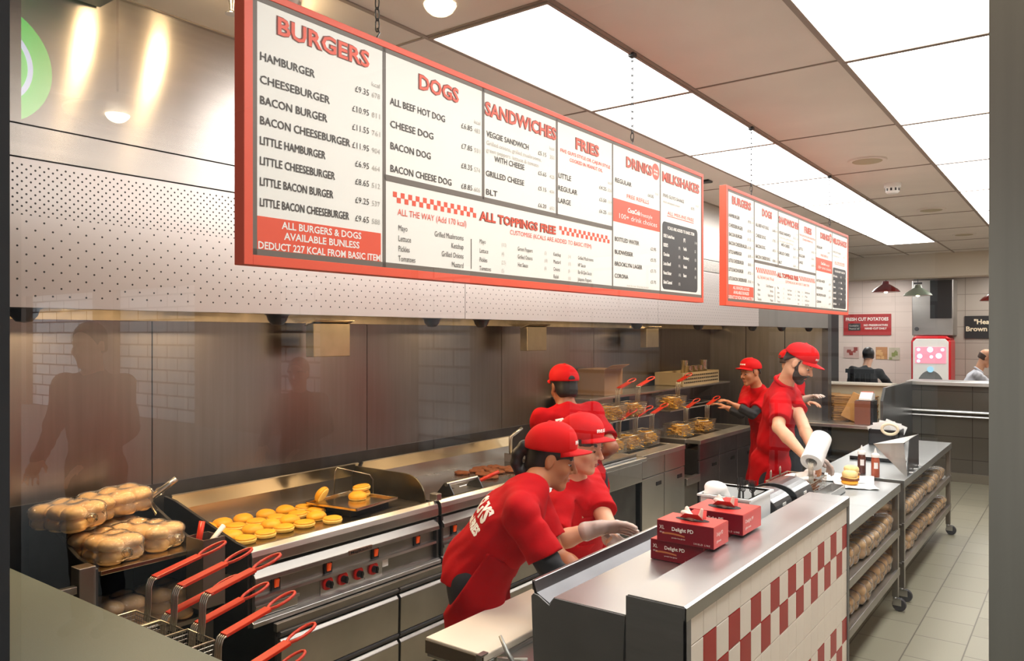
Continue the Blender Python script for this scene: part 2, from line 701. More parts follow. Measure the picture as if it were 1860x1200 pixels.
M['pavement'] = mat('pavement', rgb(112, 108, 102), .8, var=.1, vscale=4)
M['plaster'] = mat('plaster', rgb(214, 204, 186), .7)
M['sill'] = mat('grey_green_sill', rgb(92, 104, 97), .5, var=.07, vscale=220)
M['steel_col'] = mat('column_steel', (.64, .59, .48), .3, 1, aniso=.5, var=.08, vscale=3, vstretch=(22, 22, 1))

# perforated steel: black holes in two staggered densities
m, nt, b = node_mat('perforated_steel')
tc = nt.nodes.new('ShaderNodeTexCoord')
sp = nt.nodes.new('ShaderNodeSeparateXYZ')
nt.links.new(tc.outputs['Object'], sp.inputs[0])
Y_, Z_ = sp.outputs[1], sp.outputs[2]


def lattice(pitch):
    def one(o):
        fy = nmath(nt, 'SUBTRACT', nmath(nt, 'FRACT', nmath(nt, 'ADD', nmath(nt, 'DIVIDE', Y_, pitch), o + 40.)), .5)
        fz = nmath(nt, 'SUBTRACT', nmath(nt, 'FRACT', nmath(nt, 'ADD', nmath(nt, 'DIVIDE', Z_, pitch), o + .32)), .5)
        return nmath(nt, 'SQRT', nmath(nt, 'ADD', nmath(nt, 'MULTIPLY', fy, fy), nmath(nt, 'MULTIPLY', fz, fz)))
    return nmath(nt, 'MULTIPLY', nmath(nt, 'MINIMUM', one(0.), one(.5)), pitch)


dense, sparse = lattice(.0245), lattice(.049)
up = nmath(nt, 'GREATER_THAN', Z_, 2.306)
dist = nmath(nt, 'ADD', nmath(nt, 'MULTIPLY', dense, up), nmath(nt, 'MULTIPLY', sparse, nmath(nt, 'SUBTRACT', 1., up)))
hole = nmath(nt, 'LESS_THAN', dist, .0031)
inb = nmath(nt, 'MULTIPLY', nmath(nt, 'LESS_THAN', Z_, 2.462), nmath(nt, 'GREATER_THAN', Z_, 2.05))
hole = nmath(nt, 'MULTIPLY', hole, inb)
mx = nt.nodes.new('ShaderNodeMix')
mx.data_type = 'RGBA'
mx.inputs[6].default_value, mx.inputs[7].default_value = (.67, .62, .60, 1), (.008, .007, .006, 1)
nt.links.new(hole, mx.inputs[0])
nt.links.new(mx.outputs[2], b.inputs['Base Color'])
nt.links.new(nmath(nt, 'SUBTRACT', .93, nmath(nt, 'MULTIPLY', hole, .93)), b.inputs['Metallic'])
b.inputs['Roughness'].default_value = .42
M['perforated'] = m

# window glass: clear, mirror-like at grazing angles
m = bpy.data.materials.new('window_glass')
m.use_nodes = True
nt = m.node_tree
nt.nodes.clear()
out = nt.nodes.new('ShaderNodeOutputMaterial')
tr = nt.nodes.new('ShaderNodeBsdfTransparent')
gl = nt.nodes.new('ShaderNodeBsdfGlossy')
gl.inputs['Roughness'].default_value = 0.0
ge = nt.nodes.new('ShaderNodeNewGeometry')
dt = nt.nodes.new('ShaderNodeVectorMath')
dt.operation = 'DOT_PRODUCT'
nt.links.new(ge.outputs['Incoming'], dt.inputs[0])
nt.links.new(ge.outputs['Normal'], dt.inputs[1])
cs = nmath(nt, 'SUBTRACT', 1., nmath(nt, 'ABSOLUTE', dt.outputs['Value']))
fr = nmath(nt, 'ADD', nmath(nt, 'MULTIPLY', nmath(nt, 'POWER', cs, 5.), 1.25), .06)
ms = nt.nodes.new('ShaderNodeMixShader')
nt.links.new(nmath(nt, 'MINIMUM', fr, .95), ms.inputs[0])
nt.links.new(tr.outputs[0], ms.inputs[1])
nt.links.new(gl.outputs[0], ms.inputs[2])
nt.links.new(ms.outputs[0], out.inputs[0])
M['glass'] = m


def struct(name, mb, m, parent=None, **k):
    return ob(name, mb, m, parent, kind=None if parent else 'structure', **k)


struct('floor', B(-4.2, 1.3, .62, 16.8, -.1, 0), 'floor')
struct('ceiling', B(-4.2, 1.3, .62, 16.8, 3.05, 3.15), 'ceiling')
# visible grid of the suspended ceiling
GX = [-2.53, -1.955, -1.41, -.79, -.19, .40, 1.0]
GY = [.93 + 1.165 * i for i in range(10)]
g = MB()
for x in GX:
    g.box(x - .009, x + .009, .66, 11.74, 3.045, 3.0499)
for y in GY:
    g.box(-2.52, 1.2, y - .005, y + .005, 3.046, 3.0499)
struct('trim_1', g, 'tbar')

# left wall: tall steel sheets with narrow joints over a dark sheet standing in for the shaded gap behind the cooking line
w = MB()
ys = [.66, 2.18, 3.73, 5.28, 6.83, 8.38, 9.9]
for a, c in zip(ys[:-1], ys[1:]):
    w.box(-4.05, -4.04, a + .003, c - .003, 1.145, 2.6)
struct('wall_left', B(-4.2, -4.05, .62, 16.8, 0, 3.05), 'blackm')
struct('trim_2', w, 'steel_wall')
struct('trim_3', B(-4.05, -4.03, .66, 9.9, 0, 1.145), 'steel_dark')
# grey steel partition that closes the kitchen
w = MB()
for a, c in ((-4.04, -3.56), (-3.55, -3.06), (-3.05, -2.6)):
    w.box(a, c, 9.88, 9.9, 0, 3.05)
struct('wall_back', B(-4.05, -2.56, 9.9, 10.0, 0, 3.05), 'steel_dark')
struct('trim_4', w, mat('grey_door_steel', (.26, .255, .25), .42, 1, aniso=.5, var=.08, vscale=3, vstretch=(10, 10, .6)))
struct('trim_5', B(-2.6, -2.53, 9.86, 10.02, 0, 3.05), 'steel_dark')
# dining side
struct('wall_far', B(-4.2, -2.66, 16.6, 16.75, 0, 3.05), 'wall_white')
struct('wall_far_right', B(-2.66, 1.3, 16.5, 16.75, 0, 3.05), 'wall_grey')
struct('wall_right', B(1.2, 1.35, .62, 16.8, 0, 3.05), 'wall_white')
struct('trim_6', B(-4.05, 1.2, 11.75, 12.05, 2.73, 3.05), 'plaster')
struct('baseboard_far', B(-1.93, 1.2, 11.735, 11.75, 0, .12), mat('skirting_tile', rgb(112, 106, 92), .3))
# tiled bar between kitchen and dining room
struct('wall_bar', B(-1.93, 1.2, 11.75, 12.15, 0, 1.274), 'bar_tile')
ob('bar_worktop', B(-1.98, 1.2, 11.68, 12.25, 1.275, 1.325), 'steel_top', bevel=.004, label='long steel top of the dark tiled bar, between the kitchen and the dining room', cat='counter top')
rail = MB()
rail.tube([(-1.93, 11.71, .93), (1.2, 11.71, .93)], .02)
rail.tube([(-1.93, 11.71, .87), (1.2, 11.71, .87)], .012)
ob('bar_rail', rail, 'steel', smooth=True, label='steel double rail along the dark tiled bar front', cat='rail')

# front wall towards the street, with the window the photograph looks through
f = MB()
f.box(-8, -1.72, .58, .62, 0, 4.3)
f.box(-1.72, 1.3, .58, .62, 0, .85)
f.box(-1.72, 1.3, .58, .62, 3.0, 4.3)
f.box(.45, 1.3, .58, .62, 0, 3.05)
struct('wall_front', f, 'blackm')
win = ob('window_1', B(-1.72, -1.676, .56, .62, .85, 3.0), 'blackm', kind='structure')
gm = bpy.data.meshes.new('pane')
gm.from_pydata([(-1.676, .60, .85), (-.05, .60, .85), (-.05, .60, 3.0), (-1.676, .60, 3.0)], [], [(0, 1, 2, 3)])
ob('pane', gm, 'glass', win)
struct('trim_7', B(-.0502, .45, .58, .72, 0, 3.05), 'steel_col')
struct('trim_8', B(-4.05, 1.2, .62, 1.167, 1.045, 1.10), 'sill', bevel=.003)
struct('trim_9', B(-4.05, 1.2, .62, 1.12, 0, 1.045), 'steel_dark')

# the street behind the photographer, seen only as a reflection in the glass
struct('street_pavement', B(-26, 8, -7.2, .57, .15, .25), 'pavement')
x = -25.
fb, fp = MB(), MB()
for wd, k in ((3.6, 0), (.6, 1), (3.4, 0), (.9, 1), (3.1, 0), (2.4, 1), (1.2, 0), (2.0, 1), (1.1, 0), (1.5, 1), (1.3, 0), (1.2, 1), (1.6, 0), (1.4, 1), (4, 0)):
    (fp if k else fb).box(x, x + wd, -7.3, -7.0 + (.15 if k else 0), 0, 2.9)
    x += wd
struct('street_wall', fb, 'facade')
struct('street_pillar', fp, 'facade_brown')
struct('street_screen_wall', B(-25, 4.3, -7.35, -6.9, 2.9, 9), mat('street_upper', rgb(96, 80, 70), .8))

# ------------------------------------------------------------------ lit ceiling panels: two long rows
M['lamp'] = mat('lit_panel', (1, 1, 1), .5, emit=(1.0, .985, .955), es=PANEL_STRENGTH)
M['dining_fill'] = mat('dining_fill_panel', (1, 1, 1), .5, emit=(1.0, .97, .92), es=PANEL_STRENGTH * 1.6)


def panel(x0, x1, y0, y1, label, group, m='lamp'):
    t = thing('ceiling_light_panel', label, 'ceiling light', ((x0 + x1) / 2, (y0 + y1) / 2, 3.05), 0, group)
    fm = MB()
    e = .012
    fm.box(x0 - e, x0, y0 - e, y1 + e, 3.040, 3.0498).box(x1, x1 + e, y0 - e, y1 + e, 3.040, 3.0498)
    fm.box(x0, x1, y0 - e, y0, 3.040, 3.0498).box(x0, x1, y1, y1 + e, 3.040, 3.0498)
    ob('frame', fm, 'tbar', t)
    ob('diffuser', B(x0, x1, y0, y1, 3.043, 3.0495), m, t)


for i in range(7):
    y0 = 2.10 + 1.165 * i
    panel(-1.935, -1.428, y0 + .014, y0 + 1.151, 'white lit panel in the row above the menu boards, %s from the window end' % ORD[i], 'lit panels above the menu boards')
for i in range(8):
    y0 = .95 + 1.165 * i
    panel(-.772, -.21, y0 + .014, y0 + 1.151, 'white lit panel in the row above the aisle, %s from the window end' % ORD[i], 'lit panels above the aisle')

for (x, y), w in zip(((-1.106, 5.23), (-1.09, 7.62), (-1.07, 9.7)), ('nearest the smoke detector', 'just behind the smoke detector', 'farthest along the ceiling strip')):
    t = thing('ceiling_speaker', 'flat round beige ceiling speaker, the one ' + w, 'speaker', (x, y, 3.05), 0, 'ceiling speakers')
    ob('grille', MB().lathe([(0.001, 3.038), (.085, 3.038), (.1, 3.0498)], (x, y, 0), 32), mat('speaker_grille', rgb(178, 166, 138), .7), t, smooth=True)
    ob('rim', MB().lathe([(.098, 3.0405), (.112, 3.040), (.115, 3.0498)], (x, y, 0), 32), 'ceiling', t, smooth=True)
t = thing('smoke_detector', 'small white smoke detector on the ceiling between the lit rows', 'smoke detector', (-1.13, 6.15, 3.05))
ob('base', MB().lathe([(.055, 3.02), (.06, 3.0498)], (-1.13, 6.15, 0), 24), 'white', t, smooth=True)
ob('sensor_head', MB().lathe([(.001, 2.975), (.035, 2.977), (.047, 2.99), (.047, 3.02)], (-1.13, 6.15, 0), 24), 'white', t, smooth=True)
v = MB()
for k in range(10):
    q = 2 * PI * k / 10
    v.box(-.006, .006, .043, .0485, 2.993, 3.012, Mx.Rotation(q, 3, 'Z'))
v.v = [(p[0] - 1.13, p[1] + 6.15, p[2]) for p in v.v]
ob('vent', v, 'black', t)
# sprinkler head, vent and dark box near the hood
t = thing('sprinkler_head', 'small steel sprinkler head hanging from the ceiling beside the big menu board', 'sprinkler', (-2.2, 1.45, 3.05))
ob('escutcheon', MB().lathe([(.035, 3.035), (.04, 3.0498)], (-2.2, 1.45, 0), 20), 'steel', t, smooth=True)
ob('nozzle', MB().lathe([(.014, 2.985), (.006, 2.99), (.008, 3.01), (.012, 3.035)], (-2.2, 1.45, 0), 14), 'steel', t, smooth=True)
ob('deflector', MB().lathe([(.02, 2.978), (.02, 2.981)], (-2.2, 1.45, 0), 14), 'steel', t)
ob('ceiling_vent', B(-2.24, -2.14, 5.20, 5.28, 3.035, 3.0498), 'black', bevel=.004, label='small black ceiling vent just above the second menu board', cat='vent')
bx = thing('black_ceiling_box', 'black angular box at the top of the hood beside the window frame', 'box', (-2.45, 1.05, 2.95))
ob('casing', B(-2.52, -2.25, .95, 1.19, 2.99, 3.0495), 'black', bx, bevel=.005)
# two small warm ceiling spots whose streaks show on the hood
for (x, y, wd) in ((-2.12, 1.33, 'nearer to'), (-2.12, 1.60, 'farther from')):
    t = thing('ceiling_spot', 'small warm ceiling spotlight by the steel hood, the one %s the window' % wd, 'spotlight', (x, y, 3.05), 0, 'warm spots by the hood')
    ob('ring', MB().lathe([(.035, 3.03), (.045, 3.0498)], (x, y, 0), 20), 'steel', t, smooth=True)
    ob('bulb', MB().ell((x, y, 3.02), (.026, .026, .022)), mat('warm_bulb', (1, .8, .5), .5, emit=(1.0, .72, .38), es=70), t, smooth=True)

# outside the glass: a canopy with pendant lamps and a round green projecting sign, seen as reflections
struct('street_canopy', B(-8, 3, -3.6, .575, 4.3, 4.4), 'plaster')
M['street_bulb'] = mat('street_bulb', (1, .9, .7), .5, emit=(1.0, .86, .62), es=15)
for x, wd in ((-4.03, 'left'), (-1.79, 'middle'), (.45, 'right')):
    t = thing('street_pendant', 'wide flat pendant lamp outside, the %s one mirrored in the window glass' % wd, 'pendant lamp', (x, -.79, 3.09), 0, 'pendant lamps outside the window')
    ob('shade', MB().lathe([(.25, 0), (.252, .008), (.13, .035), (.10, .09), (.03, .11), (.001, .112)], (x, -.79, 3.09), 32), mat('cream_shade', rgb(210, 196, 168), .4), t, smooth=True)
    ob('bulb', MB().ell((x, -.79, 3.10), (.06, .06, .05)), 'street_bulb', t, smooth='all')
    ob('cord', MB().tube([(x, -.79, 3.20), (x, -.79, 4.299)], .006, 6), 'black', t)
t = thing('green_round_sign', 'round green lit sign on a bracket outside, mirrored in the window glass', 'sign', (-5.83, -.8, 3.76))
RY = Mx.Rotation(PI / 2, 3, 'Y')
ob('disc', MB().lathe([(.001, -.03), (.41, -.03), (.41, .03), (.001, .03)], (-5.83, -.8, 3.76), 48, RY), mat('green_lit_sign', rgb(60, 190, 70), .4, emit=rgb(70, 205, 80), es=1.9), t)
ring = MB().tube([(-5.795, -.8 - .27 * math.cos(q), 3.76 + .27 * math.sin(q)) for q in [-1.45 + 2.9 * k / 30 for k in range(31)]], .017, 8)
ob('arc', ring, mat('pale_arc', rgb(220, 220, 255), .4, emit=rgb(215, 220, 255), es=1.7), t, smooth='all')
ob('bracket', MB().tube([(-5.83, -.41, 3.76), (-5.83, .575, 3.76)], .02, 8), 'black', t)
t = thing('canopy_fill_strip', 'long warm fill strip added under the canopy, unseen, to light the steel column', 'strip light', (0, -1.5, 4.29))  # unseen strip added to put a bright streak on the steel column
ob('housing', B(-1.2, 1.6, -1.62, -1.38, 4.27, 4.299), 'steel', t)
ob('diffuser', B(-1.18, 1.58, -1.60, -1.40, 4.262, 4.27), mat('warm_fill_strip', (1, .9, .7), .5, emit=(1.0, .84, .55), es=4), t)
# ================================================================== EXTRACTOR HOOD
hood = thing('extractor_hood', 'long steel extractor hood with a perforated front above the cooking line', 'extractor hood', (-3.2, 5.2, 2.03))
HB, HT = 2.032, 3.05
pf = MB()
for a, c in ((.66, 3.0), (3.004, 5.2), (5.204, 7.38)):
    pf.box(-2.56, -2.53, a, c, HB, 2.474)
ob('perforated_panel', pf, 'perforated', hood)
up_ = MB()
up_.box(-2.56, -2.53, .66, 7.38, 2.479, 2.573)
up_.box(-2.56, -2.53, .66, 7.38, 2.578, HT - .001)
ob('upper_panel', up_, 'steel_hood', hood)
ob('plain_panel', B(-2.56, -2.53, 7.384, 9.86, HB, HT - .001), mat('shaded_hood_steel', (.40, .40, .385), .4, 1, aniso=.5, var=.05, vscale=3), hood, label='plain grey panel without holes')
ob('seam_backing', B(-2.575, -2.561, .66, 9.86, HB, HT - .001), 'blackm', hood)
cn = MB()
cn.prism([(-2.575, 2.036), (-2.62, 2.036), (-2.62, 2.05), (-2.60, 2.05), (-2.60, 2.42), (-4.04, 2.42), (-4.04, 2.45), (-2.575, 2.45)], 'y', .66, 9.86)
ob('canopy', cn, 'steel_dull', hood)
ob('grease_gutter', MB().prism([(-4.038, 2.022), (-3.86, 2.022), (-3.86, 2.092), (-3.88, 2.092), (-3.88, 2.035), (-4.038, 2.035)], 'y', .68, 9.84), 'tray', hood)
fl = MB()
y = .72
while y < 9.6:
    fl.box(-.012, .012, y, y + .46, -.17, .17, None)
    for k in range(9):
        fl.box(.012, .02, y + .03 + k * .048, y + .05 + k * .048, -.16, .16)
    y += .49
R = Mx.Rotation(math.radians(28), 3, 'Y')
fl.v = [tuple(R @ V((p[0], 0, p[2])) + V((-3.72, p[1], 2.23))) for p in fl.v]
ob('filter_bank', fl, 'steel_dull', hood)
for y in (1.0, 1.92, 2.83, 3.22, 5.0, 6.1, 7.4, 8.3, 9.3):
    n = MB()
    n.lathe([(.001, -.045), (.022, -.041), (.036, -.025), (.043, -.004), (.05, -.002), (.05, .004)], (-2.60, y, HB), 20)
    ob('nozzle_cap', n, 'black', hood, smooth=True)
for y in (3.05, 5.29, 7.49):
    cup = ob('grease_cup', B(-3.85, -3.775, y, y + .29, 1.815, 2.02), mat('brass_toned_steel', (.50, .42, .28), .32, 1, var=.08, vscale=9), hood, bevel=.004)
    ob('flap', MB().box(-.055, .055, y - .01, y + .30, 0, .006, Mx.Rotation(math.radians(-18), 3, 'Y')), 'tray', cup).location = (-3.795, 0, 2.02)

# ================================================================== MENU BOARDS
BX = -1.405


def menu_board(label):
    t = thing('menu_board', label, 'menu board', (-1.42, 2.15, 2.10), 0, 'hanging menu boards')
    Y0, Y1, Z0, Z1 = .954, 3.352, 2.097, 2.683
    ob('panel', B(-1.436, BX - .0006, Y0 + .004, Y1 - .004, Z0 + .004, Z1 - .004), 'menu_white', t)
    fr = MB()
    w = .0215
    for a in ((Y0, Y0 + w, Z0, Z1), (Y1 - w * .8, Y1, Z0, Z1), (Y0 + w, Y1 - w * .8, Z0, Z0 + w), (Y0 + w, Y1 - w * .8, Z1 - w * .75, Z1)):
        fr.box(-1.438, BX + .002, *a)
    ob('frame', fr, 'menu_red', t, bevel=.001, seg=1)
    dv = MB()
    x0, x1 = BX - .004, BX + .0002

    def line(a, c, z0, z1):
        dv.box(x0, x1, a, c, z0, z1)
    a0, a1, b0, b1 = Y0 + w, Y1 - w * .8, Z0 + w, Z1 - w * .75
    line(a0, a0 + .011, b0, b1)
    line(a1 - .005, a1, b0, b1)
    line(a0, a1, b0, b0 + .013)
    line(a0, a1, b1 - .011, b1)
    for y in (1.3545, 1.7485, 2.137):
        line(y - .0055, y + .0055, 2.344 if y > 1.5 else b0, b1)
    for y in (2.5115, 2.910):
        line(y - .004, y + .004, b0, b1)
    line(1.3545, 2.5115, 2.336, 2.351)
    line(1.6925, 1.6955, 2.138, 2.223)
    ob('divider', dv, 'menu_grey', t)
    xr = BX + .0001
    ob('red_banner', B(xr - .002, xr, .985, 1.343, 2.126, 2.202), 'menu_red', t)
    ob('red_banner', B(xr - .002, xr, 2.5165, 2.9045, 2.372, 2.458), 'menu_red', t)
    for a, n, z in ((1.385, 24, 2.299), (2.152, 22, 2.299)):
        red = MB()
        p = .0138 if a < 2 else .0153
        for k in range(n):
            zz = z + (.0 if k % 2 else .0135)
            red.box(xr - .002, xr, a + k * p, a + (k + 1) * p, zz - .0135, zz)
        ob('check_strip', red, 'menu_red', t)
    c = MB().lathe([(.001, 0), (.033, 0), (.033, .002)], (0, 0, 0), 28, Mx.Rotation(PI / 2, 3, 'Y'))
    ob('round_badge', MB().add([(p[0] + xr - .002, p[1] + 2.868, p[2] + 2.613) for p in c.v], c.f), 'menu_red', t)
    ob('underline', B(xr - .002, xr, 2.975, 3.246, 2.446, 2.449), 'menu_red', t)
    tag = MB()
    r_, tx0, tx1, tz0, tz1 = .02, 2.929, 3.288, 2.140, 2.421
    pts = []
    for (cy, cz, q0) in ((tx1 - r_, tz1 - r_, 0), (tx0 + r_, tz1 - r_, 90), (tx0 + r_, tz0 + r_, 180), (tx1 - r_, tz0 + r_, 270)):
        for k in range(5):
            q = math.radians(q0 + k * 22.5)
            pts.append((cy + r_ * math.cos(q), cz + r_ * math.sin(q)))
    tag.prism(pts, 'x', xr - .002, xr)
    ob('black_tag', tag, 'menu_tag', t)

    rt, up = (0, 1, 0), (0, 0, 1)

    def T(s, y, z, h, yr=None, align='LEFT', x=BX + .0006, **k):
        if yr is not None:
            k['fit'] = yr - y
        return (s, (x, y, z), rt, up, h, dict(align=align, **k))
    head, outl, dark, price, pale, redt, white = [], [], [], [], [], [], []
    for s, y, z, yr, h in (('BURGERS', 1.035, 2.602, 1.301, .037), ('DOGS', 1.477, 2.597, 1.636, .037), ('SANDWICHES', 1.757, 2.593, 2.132, .037), ('FRIES', 2.252, 2.589, 2.408, .037), ('DRINKS', 2.615, 2.591, 2.829, .037), ('MILKSHAKES', 2.927, 2.588, 3.303, .037), ('ALL TOPPINGS FREE', 1.734, 2.282, 2.132, .025)):
        head.append(T(s, y, z, h, yr, bold=.03, x=BX + .0009))
        outl.append(T(s, y - .0015, z, h, yr + .0015, bold=.075, x=BX + .0005))
    for s, z, yr, p, k in (('HAMBURGER', 2.533, 1.136, '£9.35', '678'), ('CHEESEBURGER', 2.484, 1.180, '£10.95', '811'), ('BACON BURGER', 2.440, 1.172, '£11.55', '761'), ('BACON CHEESEBURGER', 2.397, 1.241, '£11.95', '904'), ('LITTLE HAMBURGER', 2.354, 1.167, '£6.95', '464'), ('LITTLE CHEESEBURGER', 2.311, 1.195, '£8.65', '512'), ('LITTLE BACON BURGER', 2.267, 1.190, '£9.25', '537'), ('LITTLE BACON CHEESEBURGER', 2.223, 1.238, '£9.65', '588')):
        dark.append(T(s, .992, z, .0175, yr, bold=0))
        zp = z
        price.append(T(p, 1.258 if len(p) == 5 else 1.249, zp, .0145, 1.302))
        pale.append(T(k, 1.312, zp, .0125, 1.339))
    for s, z, yr, p, k in (('ALL BEEF HOT DOG', 2.530, 1.581, '£6.85', '483'), ('CHEESE DOG', 2.473, 1.533, '£7.85', '531'), ('BACON DOG', 2.418, 1.522, '£8.35', '574'), ('BACON CHEESE DOG', 2.361, 1.606, '£8.85', '606')):
        dark.append(T(s, 1.374, z, .0175, yr, bold=0))
        price.append(T(p, 1.649, z, .0145, 1.697))
        pale.append(T(k, 1.706, z, .0125, 1.733))
    for y, z in ((1.311, 2.560), (1.706, 2.555), (2.092, 2.555), (2.476, 2.503), (2.862, 2.519), (3.268, 2.524)):
        pale.append(T('kcal', y, z, .011, y + .027))
    for s, y, z, yr, h in (('VEGGIE SANDWICH', 1.763, 2.530, 1.975, .0165), ('WITH CHEESE', 1.801, 2.463, 1.952, .0165), ('GRILLED CHEESE', 1.759, 2.414, 1.949, .0165), ('BLT', 1.759, 2.360, 1.812, .0165), ('LITTLE', 2.145, 2.472, 2.222, .0165), ('REGULAR', 2.143, 2.430, 2.261, .0165), ('LARGE', 2.143, 2.389, 2.220, .0165), ('REGULAR', 2.528, 2.519, 2.656, .0165), ('BOTTLED WATER', 2.526, 2.300, 2.718, .0155), ('BUDWEISER', 2.526, 2.252, 2.668, .0155), ('BROOKLYN LAGER', 2.526, 2.208, 2.745, .0155), ('CORONA', 2.526, 2.163, 2.630, .0155), ('FIVE GUYS SHAKE', 2.934, 2.522, 3.140, .0140)):
        dark.append(T(s, y, z, h, yr, bold=0))
    pale.append(T('Grilled onions, grilled mushrooms,', 1.762, 2.506, .0125, 2.045))
    pale.append(T('green peppers, lettuce & tomato', 1.762, 2.485, .0125, 2.030))
    pale.append(T('Add whipped cream', 2.936, 2.498, .0105, 3.10))
    for p, z, k in (('£5.15', 2.526, '350'), ('£5.65', 2.462, '425'), ('£5.15', 2.413, '434'), ('£6.20', 2.359, '652')):
        price.append(T(p, 2.027, z, .013, 2.073))
        pale.append(T(k, 2.094, z, .0115, 2.121))
    for p, z, k in (('£4.25', 2.475, '526'), ('£5.50', 2.432, '1314'), ('£6.25', 2.390, '1507')):
        price.append(T(p, 2.412, z, .0125, 2.463))
        pale.append(T(k, 2.474, z, .011, 2.503))
    price.append(T('£4.35', 2.795, 2.502, .0125, 2.846))
    price.append(T('£5.75', 3.214, 2.505, .0115, 3.25))
    for p, z in (('£2.95', 2.290), ('£5.75', 2.246), ('£5.75', 2.202), ('£5.75', 2.157)):
        price.append(T(p, 2.820, z, .0125, 2.868))
    redt.append(T('FIVE GUYS STYLE OR CAJUN STYLE', 2.157, 2.560, .0115, 2.492, bold=.02))
    redt.append(T('COOKED IN PEANUT OIL', 2.215, 2.538, .0115, 2.436, bold=.02))
    redt.append(T('ALL THE WAY (Add 170 kcal)', 1.401, 2.255, .0165, 1.672))
    redt.append(T('CUSTOMISE (KCALS ARE ADDED TO BASIC ITEM)', 1.877, 2.256, .0140, 2.358))
    redt.append(T('FREE REFILLS', 2.619, 2.472, .0150, 2.803))
    redt.append(T('ALL MIX-INS FREE', 2.977, 2.453, .0150, 3.246))
    for s, z in (('Mayo', 2.216), ('Lettuce', 2.189), ('Pickles', 2.163), ('Tomatoes', 2.138)):
        dark.append(T(s, 1.403, z, .0145, sx=.74))
        dark.append(T(s, 1.731, z - .001, .0125, sx=.74))
    for s, z in (('Grilled Mushrooms', 2.215), ('Ketchup', 2.190), ('Grilled Onions', 2.164), ('Mustard', 2.138)):
        dark.append(T(s, 1.660, z, .0145, align='RIGHT', sx=.74))
    for s, z in (('(113)', 2.215), ('(4)', 2.188), ('(2.5)', 2.162), ('(5)', 2.137)):
        pale.append(T(s, 1.835, z, .011, sx=.74))
    for y, l in ((1.917, ('Green Peppers', 'Grilled Onions', 'Hot Sauce')), (2.116, ('Ketchup', 'Mustard', 'Onions', 'Relish')), (2.268, ('Grilled Mushrooms', 'HP Sauce', 'Bar-B-Que Sauce', 'Jalapeno Peppers'))):
        for i, s in enumerate(l):
            dark.append(T(s, y, 2.210 - .0245 * i, .0125, sx=.74))
    for i, s in enumerate(('(3)', '(13)', '(0)')):
        pale.append(T(s, 2.063, 2.210 - .0245 * i, .0105, sx=.74))
    for i, s in enumerate(('(14)', '(13)', '(5)', '(10)')):
        pale.append(T(s, 2.205, 2.210 - .0245 * i, .0105, sx=.74))
    pale.append(T('must be over 18 to buy alcohol', 2.62, 2.135, .008, 2.80))
    for s, z, h in (('ALL BURGERS & DOGS', 2.181, .0155), ('AVAILABLE BUNLESS', 2.158, .0155), ('DEDUCT 227 KCAL FROM BASIC ITEM', 2.133, .0155)):
        w_ = {0: .23, 1: .218, 2: .352}[(z < 2.17) + (z < 2.15)]
        white.append(T(s, 1.164 - w_ / 2, z, h, 1.164 + w_ / 2, bold=.03))
    white.append(T('freestyle', 2.735, 2.416, .0155, 2.835))
    white.append(T('CocaCola', 2.625, 2.418, .018, 2.728, bold=.05, skew=.3))
    white.append(T('100+ drink choices', 2.553, 2.388, .019, 2.870))
    white.append(T('free', 2.850, 2.613, .010, 2.886, bold=.05))
    white.append(T('drink', 2.848, 2.599, .010, 2.888, bold=.05))
    white.append(T('KCALS ARE ADDED TO BASIC ITEM', 2.978, 2.392, .0125, 3.250, bold=.05))
    for i, (l, k, r, k2) in enumerate((('OREO Cookie Pieces', '', '(97)', '(1 ml)'), ("REESE'S", '(95)', 'Vanilla', '(2)'), ('Chocolate', '(87)', 'Strawberry', '(12)'), ('Lotus Biscoff', '(91)', 'Banana', '(44)'), ('Peanut Butter', '(105)', 'Bacon', '(43)'), ('Salted Caramel', '(55)', '', ''))):
        z = 2.356 - .0385 * i
        white.append(T(l, 2.938, z, .0135, sx=.70 if i else .62, bold=.06))
        if k:
            white.append(T(k, 3.085, z, .0115, sx=.7))
        white.append(T(r, 3.135, z, .0135, sx=.68, bold=.06))
        if k2:
            white.append(T(k2, 3.255, z, .0115, sx=.66))
    dark += [(j[0], (j[1][0] - .0001, j[1][1] + .0009, j[1][2])) + tuple(j[2:]) for j in dark if j[4] >= .0155] + [(j[0], (j[1][0] - .0002, j[1][1] + .0004, j[1][2] + .0005)) + tuple(j[2:]) for j in dark if j[4] >= .0155]
    for nm, js, mm in (('heading_outline', outl, 'menu_out'), ('heading_lettering', head, 'menu_red'), ('item_lettering', dark, 'menu_dark'), ('price_lettering', price, 'menu_dark'), ('pale_lettering', pale, 'menu_pale'), ('red_lettering', redt, 'menu_red'), ('white_lettering', white, 'cream_text')):
        ob(nm, flat_mesh(text_mb(js), nm), mm, t)
    return t


mb1 = menu_board('big white menu board in a red frame, the nearer one hanging over the prep counter')
copy_tree(mb1, loc=(-1.42, 2.15 + 2.675, 2.097), label='white menu board in a red frame, hanging farther off behind the big one')


